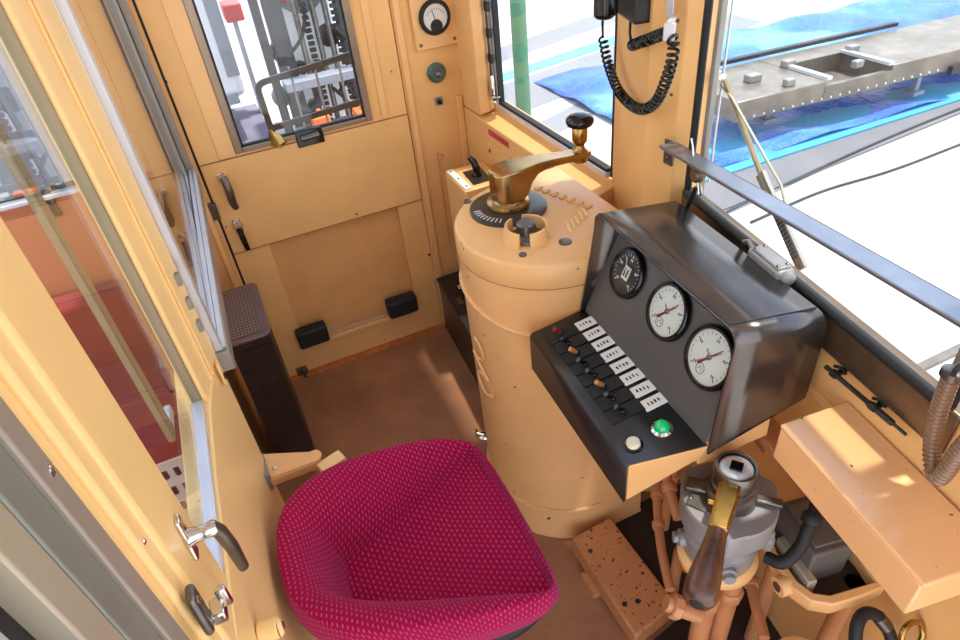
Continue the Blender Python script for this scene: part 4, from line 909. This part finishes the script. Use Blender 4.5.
# ============================================================ PASSENGER SALOON beyond the partition
wpz = sroot('wall_saloon', (-1.2, YD, 0))
b = B(); box(b, -3.2, -.262, YD, YD+.06, -.05, 1.125); mk('lower_panel', b, 'terra', wpz)
b = B(); box(b, -.33, -.262, YD, YD+.06, 1.12, 2.25); mk('pillar', b, 'orange_clean', wpz)
w4 = sroot('window_4', (-1.2, YD, 1.13))
b = B(); box(b, -3.2, -.33, YD-.03, YD+.05, 1.120, 1.135); mk('sill', b, 'alu', w4, bev=.003)
b = B(); box(b, -3.2, -.33, YD+.010, YD+.022, 1.135, 1.150); mk('gasket', b, 'rubber', w4)
b = B(); box(b, -.640, -.585, YD-.004, YD+.03, 1.135, 2.24); mk('mullion', b, 'mid_grey', w4, bev=.003)
b = B(); box(b, -.634, -.590, YD-.01, YD-.004, 1.05, 1.15); mk('mullion_foot', b, 'rubber', w4)
b = B(); box(b, -3.2, -.33, YD+.014, YD+.018, 1.14, 2.24); mk('pane', b, 'glass', w4, smooth=False)
b = B(); prism(b, [(-3.2, -.5), (-.262, -.5), (-.262, YD), (-3.2, YD)], -.045, -.003); struct('floor_saloon', b, 'terra')
m = thing('saloon_bench', (-1.4, 2.1, 0), 'long dull red upholstered bench seen through the partition glass', 'bench')
b = B(); box(b, -3.0, -.30, 2.36, 2.48, .46, .76); mk('backrest', b, 'redcloth', m, bev=.02, seg=3)
b = B(); box(b, -3.0, -.30, 1.80, 2.40, .385, .47); mk('cushion', b, 'redcloth', m, bev=.02, seg=3)
b = B(); box(b, -3.0, -.30, 1.845, 1.86, .08, .385); sk = mk('vent_panel', b, 'vent_white', m, bev=.003)
b = B(); box(b, -3.0, -.30, 1.835, 1.865, .355, .383); mk('vent_lip', b, 'white', sk, bev=.003)
b = B(); box(b, -3.0, -.30, 1.86, 2.46, .0, .385); mk('bench_base', b, 'vent_white', m)
for r_ in range(3):
    for k in range(9):
        x = -.36-.040*k; z = .295-.085*r_; b = B(); tube(b, [(x, 1.8455, z-.018), (x, 1.8455, z+.018)], .0095, 10); mk('vent_slot', b, 'ink', sk)
# frame reflection of the partition glass, built as a solid strip behind it
m = thing('sash_reflection', (-.26, 1.0, 1.1), 'narrow beige strip behind the partition door glass, standing in for a frame reflection', 'reflection strip')
b = B(); box(b, -.275, -.262, 1.02, 1.055, 1.13, 2.24); mk('reflection_stile', b, 'olive', m, bev=.002)
b = B(); box(b, -.275, -.262, 1.055, 1.11, 1.13, 1.15); mk('reflection_rail', b, 'alu', m, bev=.002)

# ============================================================ OUTSIDE
GZ = -.8
b = B(); box(b, -30, 40, -8, 60, GZ-.1, GZ); struct('ground', b, 'ground')
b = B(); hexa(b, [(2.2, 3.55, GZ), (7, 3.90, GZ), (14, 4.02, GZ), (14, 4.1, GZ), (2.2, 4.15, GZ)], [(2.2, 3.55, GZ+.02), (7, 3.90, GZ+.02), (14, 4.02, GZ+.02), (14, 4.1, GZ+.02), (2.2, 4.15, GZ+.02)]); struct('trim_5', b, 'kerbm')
for i, (x0, x1, y0_, y1_) in enumerate(((2.4, 8.0, 6.6, 7.6), (2.6, 7, 8.4, 9.0), (2.4, 5.5, 5.6, 6.0))):  # grey slabs that paint the shadow bands onto the ground
    b = B(); hexa(b, [(x0, y0_, GZ), (x1, y0_+1.2, GZ), (x1, y1_+1.2, GZ), (x0, y1_, GZ)], [(x0, y0_, GZ+.006), (x1, y0_+1.2, GZ+.006), (x1, y1_+1.2, GZ+.006), (x0, y1_, GZ+.006)]); struct('trim_%d' % (6+i), b, 'ground_shadow')
b = B(); hexa(b, [(3.2, 7.9, GZ), (7, 8.6, GZ), (7, 8.95, GZ), (3.2, 8.15, GZ)], [(3.2, 7.9, GZ+.012), (7, 8.6, GZ+.012), (7, 8.95, GZ+.012), (3.2, 8.15, GZ+.012)]); struct('trim_9', b, 'cyan')
# rail track strip bottom right of windscreen
b = B(); box(b, 3.0, 12, 1.30, 1.36, GZ, GZ+.03); box(b, 3.0, 12, 1.55, 1.60, GZ, GZ+.03); struct('trim_10', b, 'galv')
# tarpaulin with folds
b = B(); nx, ny = 70, 30
gx = [[None]*(ny+1) for _ in range(nx+1)]
for i in range(nx+1):
    for j in range(ny+1):
        x = 4.0+10*i/nx; y = 4.25+3.4*j/ny - .03*(x-4); z = GZ+.050+.020*math.sin(x*5+y*3)+.018*math.sin(y*9+x*1.3)+random.uniform(-.006, .006)
        gx[i][j] = b.verts.new((x, y, z))
for i in range(nx):
    for j in range(ny): b.faces.new((gx[i][j], gx[i+1][j], gx[i+1][j+1], gx[i][j+1]))
tp = mk('blue_tarpaulin', b, 'tarp', angle=180); so = tp.modifiers.new('s', 'SOLIDIFY'); so.thickness = .01
tag(tp, 'crumpled bright blue tarpaulin spread on the ground outside the windscreen', 'tarpaulin')
b = B(); hexa(b, [(3.4, 4.14, GZ), (14, 4.0, GZ), (14, 4.4, GZ), (3.4, 4.75, GZ)], [(3.4, 4.14, GZ+.04), (14, 4.0, GZ+.04), (14, 4.4, GZ+.05), (3.4, 4.75, GZ+.05)]); mk('tarp_border', b, 'tarp_edge', tp)
# long riveted steel frame box standing on the tarpaulin
m = thing('steel_underframe', (6.0, 4.8, GZ), 'long weathered steel box frame with a square opening standing on the blue tarpaulin', 'steel frame')
def ub(bm, x0, x1, y0, y1, z0, z1):
    sh = lambda x: -.10*(x-4.7)/1.0*.9
    return hexa(bm, [(x0, y0+sh(x0), z0), (x1, y0+sh(x1), z0), (x1, y1+sh(x1), z0), (x0, y1+sh(x0), z0)], [(x0, y0+sh(x0), z1), (x1, y0+sh(x1), z1), (x1, y1+sh(x1), z1), (x0, y1+sh(x0), z1)])
z0, z1 = -.48, -.28
b = B(); ub(b, 4.45, 5.45, 4.45, 5.35, z0, z1); mk('left_box', b, 'galv', m, bev=.01)
b = B(); ub(b, 6.25, 8.6, 4.45, 5.35, z0, z1); mk('right_box', b, 'galv', m, bev=.01)
b = B(); ub(b, 5.45, 6.25, 4.45, 4.50, z0, z1-.05); ub(b, 5.45, 6.25, 5.05, 5.35, z0, z1); ub(b, 5.45, 6.25, 4.50, 5.05, z0, z0+.02); mk('well', b, 'galv', m)
b = B(); ub(b, 5.46, 5.52, 4.46, 5.05, z1, z1+.03); ub(b, 6.2, 6.26, 4.46, 5.05, z1, z1+.03); mk('cross_bar', b, 'alu', m)
b = B(); ub(b, 4.5, 7.3, 5.36, 5.42, z1+.02, z1+.06); mk('edge_channel', b, 'dark_steel', m)
for x, y in ((5.1, 4.75), (6.75, 4.55), (5.1, 5.2), (7.9, 5.0)):
    b = B(); box(b, x-.03, x+.03, y-.1*(x-4.7)*.9-.03, y-.1*(x-4.7)*.9+.03, GZ+.11, z0+.01); box(b, x-.08, x+.08, y-.1*(x-4.7)*.9-.07, y-.1*(x-4.7)*.9+.07, GZ+.11, GZ+.15); mk('leg', b, 'mid_grey', m)
for x, y, s in ((4.95, 4.85, .07), (5.1, 4.55, .05), (5.5, 5.0, .06), (6.3, 5.0, .06), (5.95, 4.6, .05)):
    b = B(); ub(b, x-s, x+s, y-s*.7, y+s*.7, z1, z1+.07); mk('fitting', b, 'alu_dull', m, bev=.01)
for k in range(22):
    x = 4.55+k*.11; b = B(); y = 4.45-.10*(x-4.7)*.9; lathe(b, (x, y, z0+.03), (0, -1, 0), [(.012, 0), (.010, .008)], 8); mk('rivet', b, 'alu', m)
b = B(); ub(b, 7.0, 7.16, 4.40, 4.45, z0-.03, z0+.05); mk('lug', b, 'dark_steel', m)
# cables on the ground
for nm, P, lb in (('ground_cable', [(3.2, 3.55, GZ+.015), (4.27, 3.68, GZ+.033), (5.58, 3.84, GZ+.033), (6.84, 3.94, GZ+.033), (9, 4.05, GZ+.055)], 'black cable lying along the grey paving strip in front of the tarpaulin'),
                  ('ground_cable', [(3.7, 3.38, GZ+.015), (4.53, 3.45, GZ+.015), (5.3, 3.40, GZ+.015), (6.2, 3.42, GZ+.015), (8.5, 3.5, GZ+.015)], 'thin cable on the white ground nearer the tram than the paving strip')):
    b = B(); tube(b, spline(P, 8), .011, 8); tag(mk(nm, b, 'dark_steel'), lb, 'cable')
# green post
b = B(); tube(b, [(2.0, 4.0, GZ), (2.0, 4.0, 3.2)], .052, 20); lathe(b, (2.0, 4.0, GZ), (0, 0, 1), [(.12, 0), (.12, .03), (.06, .05)], 20); tag(mk('green_post', b, 'post_green'), 'round green steel post outside the side window', 'post')
# outside wiper on windscreen
m = thing('windscreen_wiper', (1.05, 1.13, 1.2), 'twin-rod wiper arm outside the windscreen, slanting down from the corner post', 'wiper')
pv = V((1.062, 1.135, 1.493)); e = V((.996, .755, 1.213)); md = pv.lerp(e, .55)
b = B(); lathe(b, pv-WN*.01, WN, [(.016, 0), (.018, .01), (.010, .022)], 20); mk('pivot', b, 'alu', m)
b = B(); tube(b, [pv+V((0, -.02, .0)), md, e], .0065, 8); mk('arm_rod', b, 'olive', m); b = B(); tube(b, [pv+V((0, .0, -.01)), pv+V((-.012, -.06, -.025)), md+V((-.012, -.06, .012)), md+V((-.018, -.10, -.045))], .0030, 8); mk('arm_rod', b, 'jamb_beige', m)
b = B(); q0, q1 = pv.lerp(e, .52), e; dq = (q1-q0).normalized(); obox(b, (q0+q1)/2, dq, dq.cross(WN), WN, (q1-q0).length/2, .014, .005); mk('blade', b, 'alu_dull', m, bev=.002)
for k in range(16): c = q0.lerp(q1, .30+k*.038); b = B(); obox(b, c-WN*.006, dq, dq.cross(WN), WN, .003, .009, .001); mk('blade_rib', b, 'dark_steel', m)
b = B(); tube(b, [(1.068, 1.16, 1.24), (1.068, 1.16, 2.2)], .007, 10); tube(b, [(1.064, 1.125, 1.24), (1.064, 1.125, 2.2)], .003, 8)
tag(mk('corner_rod', b, 'alu'), 'bright vertical metal rod outside the left edge of the windscreen', 'rod')

# through the entrance-door window: guard frame, lift truck, vehicles
m = thing('guard_frame', (.45, 2.8, .9), 'rounded grey metal guard frame just outside the entrance door window', 'guard')
b = B(); P = [(.205, 2.75, 1.0), (.20, 2.75, 1.235)] + [(.20+.03*(1-math.cos(a)), 2.75, 1.235+.03*math.sin(a)) for a in (.5, 1.0, PI/2)] + [(.9, 2.75, 1.322)]
for p, q in zip(P, P[1:]): obox(b, (V(p)+V(q))/2, V(q)-V(p), V(q)-V(p) and (V((0, 1, 0))), (V(q)-V(p)).cross(V((0, 1, 0))), (V(q)-V(p)).length/2+.002, .006, .012)
obox(b, (.55, 2.75, 1.005), (1, 0, .02), (0, 1, 0), (0, 0, 1), .35, .006, .010); obox(b, (.55, 2.75, 1.10), (1, 0, .06), (0, 1, 0), (0, 0, 1), .35, .005, .012); mk('outer_frame', b, 'dark_steel', m)
for k in range(4): x = .34+.1*k; b = B(); obox(b, (x, 2.75, 1.15), (1, 0, 0), (0, 1, 0), (0, 0, 1), .004, .004, .15); mk('upright', b, 'mid_grey', m)
m = thing('lift_truck', (1.2, 7, GZ), 'dark lift truck with a tall twin mast and chains, outside the entrance door window', 'lift truck')
for x, w in ((.86, .085), (.70, .04), (1.52, .06), (1.66, .06)):
    b = B(); box(b, x-w, x+w, 6.95, 7.1, GZ, 3.2); mk('mast_rail', b, 'dark_steel', m, bev=.01)
for x in (1.05, 1.22, 1.34):
    b = B(); tube(b, [(x, 6.9, GZ+.2), (x, 6.9, 3.0)], .028, 10); mk('lift_cylinder', b, 'steel', m)
for x in (1.13, 1.42):
    b = B()
    for k in range(40): box(b, x-.03, x+.03, 6.86, 6.90, GZ+.3+k*.06, GZ+.335+k*.06)
    mk('chain', b, 'ink', m)
b = B(); box(b, .75, 1.75, 6.7, 6.9, .05, .14); box(b, .75, 1.75, 6.7, 6.9, -.45, -.36); mk('carriage', b, 'mid_grey', m, bev=.01)
b = B(); tube(b, [(.95+.13*math.cos(a), 6.8, -.05+.13*math.sin(a)) for a in [2*PI*i/20 for i in range(20)]], .04, 8, closed=True); box(b, .86, 1.02, 6.75, 6.85, -.7, -.3); mk('steering_gear', b, 'dark_steel', m)
b = B(); box(b, .9, 1.6, 7.5, 8.5, GZ+.2, 1.2); mk('truck_body', b, 'van', m, bev=.1)
b = B(); lathe(b, (1.2, 7.45, .9), (0, -1, 0), [(.28, 0), (.28, .15), (.2, .2)], 24); lathe(b, (1.45, 7.45, 1.35), (0, -1, 0), [(.18, 0), (.18, .15), (.1, .2)], 24); mk('headlamp', b, 'mid_grey', m)
for k in range(16):
    x, z, r_ = random.uniform(.75, 1.75), random.uniform(-.6, 1.7), random.uniform(.04, .12); b = B(); y = random.uniform(7.12, 7.4); lathe(b, (x, y, z), (random.uniform(-.3, .3), -1, random.uniform(-.3, .3)), [(r_, 0), (r_, .08), (r_*.6, .09), (r_*.6, .14), (r_*.3, .15)], 14); mk('machine_part', b, random.choice(['dark_steel', 'mid_grey', 'alu_dull', 'ink', 'steel']), m)
for k in range(5):
    x = random.uniform(.8, 1.6); z = random.uniform(-.3, 1.4); b = B(); tube(b, spline([(x, 6.85, z), (x+.12, 6.8, z-.2), (x+.05, 6.82, z-.45), (x-.1, 6.85, z-.6)], 6), .018, 8); mk('hydraulic_hose', b, 'ink', m)
for x, z, s in ((1.62, 1.5, .07), (1.3, 1.25, .05), (1.0, .8, .05)):
    b = B(); box(b, x-s, x+s, 7.25, 7.35, z-s, z+s); mk('tail_lamp', b, 'red', m)
for x, y, s, lb in ((.93, 6.2, .085, 'left'), (1.33, 6.1, .085, 'right')):
    b = B(); box(b, x-s, x+s, y-s, y+s, -.20, -.06); box(b, x-.02, x+.02, y-.02, y+.02, -.06, .0)
    b2 = box(b, x-s*.4, x+s*.4, y-s*.4, y+s*.4, GZ, -.20); tag(mk('orange_block', b2, 'orange_paint', bev=.01), 'orange block at the foot of the lift truck, the %s of the two' % lb, 'block')
m = thing('white_van', (-.2, 8.5, GZ), 'overexposed white vehicle side filling the left of the entrance door window', 'van')
b = B(); box(b, -2.2, .45, 8.0, 10, GZ+.55, 2.4); mk('body', b, 'van', m, bev=.08, seg=3)
b = B(); box(b, .30, .44, 7.97, 8.0, .0, 2.2); mk('side_rail', b, 'mid_grey', m)
b = B(); box(b, -.5, .35, 7.96, 8.02, GZ+.5, GZ+.62); mk('sill_strip', b, 'mid_grey', m)
for x in (-1.5,): b = B(); lathe(b, (x, 8.1, GZ+.33), (0, -1, 0), [(.33, 0), (.33, .16), (.2, .18)], 28); mk('wheel', b, 'rubber', m)
b = B(); box(b, -.8, .60, 5.2, 9.4, GZ, GZ+.04); tag(mk('ground_sheet', b, 'lilac'), 'grey lilac sheet on the ground outside the entrance door window', 'sheet')
b = B(); box(b, .52, .74, 8.8, 9.2, .38, .58); rb = mk('red_sign_box', b, 'red', bev=.02); b = B(); box(b, .6, .65, 8.9, 9.1, GZ, .38); mk('pole', b, 'mid_grey', rb); tag(rb, 'small red box on a grey stalk between the white van and the lift truck', 'box')
# through the saloon window
m = thing('stacked_pallets', (-1.2, 4.2, GZ), 'faded red and pink stacked frames outside the saloon window', 'stack')
for k, (z, dx, mt) in enumerate(((-.35, 0, 'pinkred'), (-.12, .10, 'pinkred'), (.10, -.06, 'pinkred'), (.26, .02, 'dark_steel'))):
    b = B(); box(b, -1.9+dx, -.75+dx, 4.0, 4.7, z, z+.13); mk('pallet', b, mt, m, bev=.01)
b = B()
for x in (-1.8, -1.3, -.85): box(b, x-.05, x+.05, 4.05, 4.6, GZ, .12)
mk('support', b, 'dark_steel', m)
b = B()
for k in range(14): tube(b, [(-1.5+k*.06, 3.55, .55-.02*(k % 2)), (-1.5+k*.06, 3.62, .62)], .016, 6)
box(b, -1.6, -.62, 3.55, 3.62, .48, .54); box(b, -1.55, -1.5, 3.55, 3.6, GZ, .5); box(b, -.70, -.65, 3.55, 3.6, GZ, .5)
tag(mk('coil_rack', b, 'dark_steel'), 'dark rack with a row of coils below the red stack outside the saloon window', 'rack')
b = B(); box(b, -3.5, -1.3, 6.0, 7.5, GZ+.3, 2.4); box(b, -3.2, -1.5, 6.1, 7.4, GZ, GZ+.3); tag(mk('grey_truck_box', b, 'mid_grey', bev=.03), 'grey box body of a vehicle at the upper left outside the saloon window', 'vehicle')

# ============================================================ LIGHT, WORLD, CAMERA
w = bpy.data.worlds.new('world'); SC.world = w; w.use_nodes = True; nt_ = w.node_tree; bg = nt_.nodes['Background']
tc = nt_.nodes.new('ShaderNodeTexCoord'); sz = nt_.nodes.new('ShaderNodeSeparateXYZ'); rp_ = nt_.nodes.new('ShaderNodeValToRGB')
nt_.links.new(tc.outputs['Generated'], sz.inputs[0]); nt_.links.new(sz.outputs['Z'], rp_.inputs['Fac']); nt_.links.new(rp_.outputs['Color'], bg.inputs['Color'])
rp_.color_ramp.elements[0].color = (.95, .97, 1, 1); rp_.color_ramp.elements[1].color = (.50, .66, 1, 1); rp_.color_ramp.elements[1].position = .9
bg.inputs['Strength'].default_value = 1.0
sun = bpy.data.lights.new('sun', 'SUN'); sun.energy = 2.6; sun.angle = math.radians(3); sun.color = (1, .95, .86)
so_ = bpy.data.objects.new('sun', sun); COL.objects.link(so_)
sd_ = V((-.24, .03, -.97))      # travel direction of the light
so_.rotation_euler = sd_.to_track_quat('-Z', 'Y').to_euler(); so_.location = (2, -1, 5)

cam = bpy.data.cameras.new('camera'); cam.sensor_width = 36; cam.lens = 24; cam.clip_start = .02; cam.clip_end = 200
co = bpy.data.objects.new('camera', cam); COL.objects.link(co)
X = V((.905, -.414, -.096)); D = V((-.325, -.528, -.785)); Fw = V((.275, .741, -.612))
Fw.normalize(); X = (X-Fw*X.dot(Fw)).normalized(); U = X.cross(Fw).normalized()
co.matrix_world = Matrix(((X.x, U.x, -Fw.x, 0), (X.y, U.y, -Fw.y, 0), (X.z, U.z, -Fw.z, 2.0), (0, 0, 0, 1)))
SC.camera = co
SC.view_settings.view_transform = 'Standard'; SC.view_settings.look = 'None'; SC.view_settings.gamma = 1; SC.view_settings.exposure = 1.3
SC.view_settings.use_curve_mapping = False
SC.render.film_transparent = False
SC.cycles.max_bounces = 8; SC.cycles.transparent_max_bounces = 16; SC.cycles.use_denoising = True
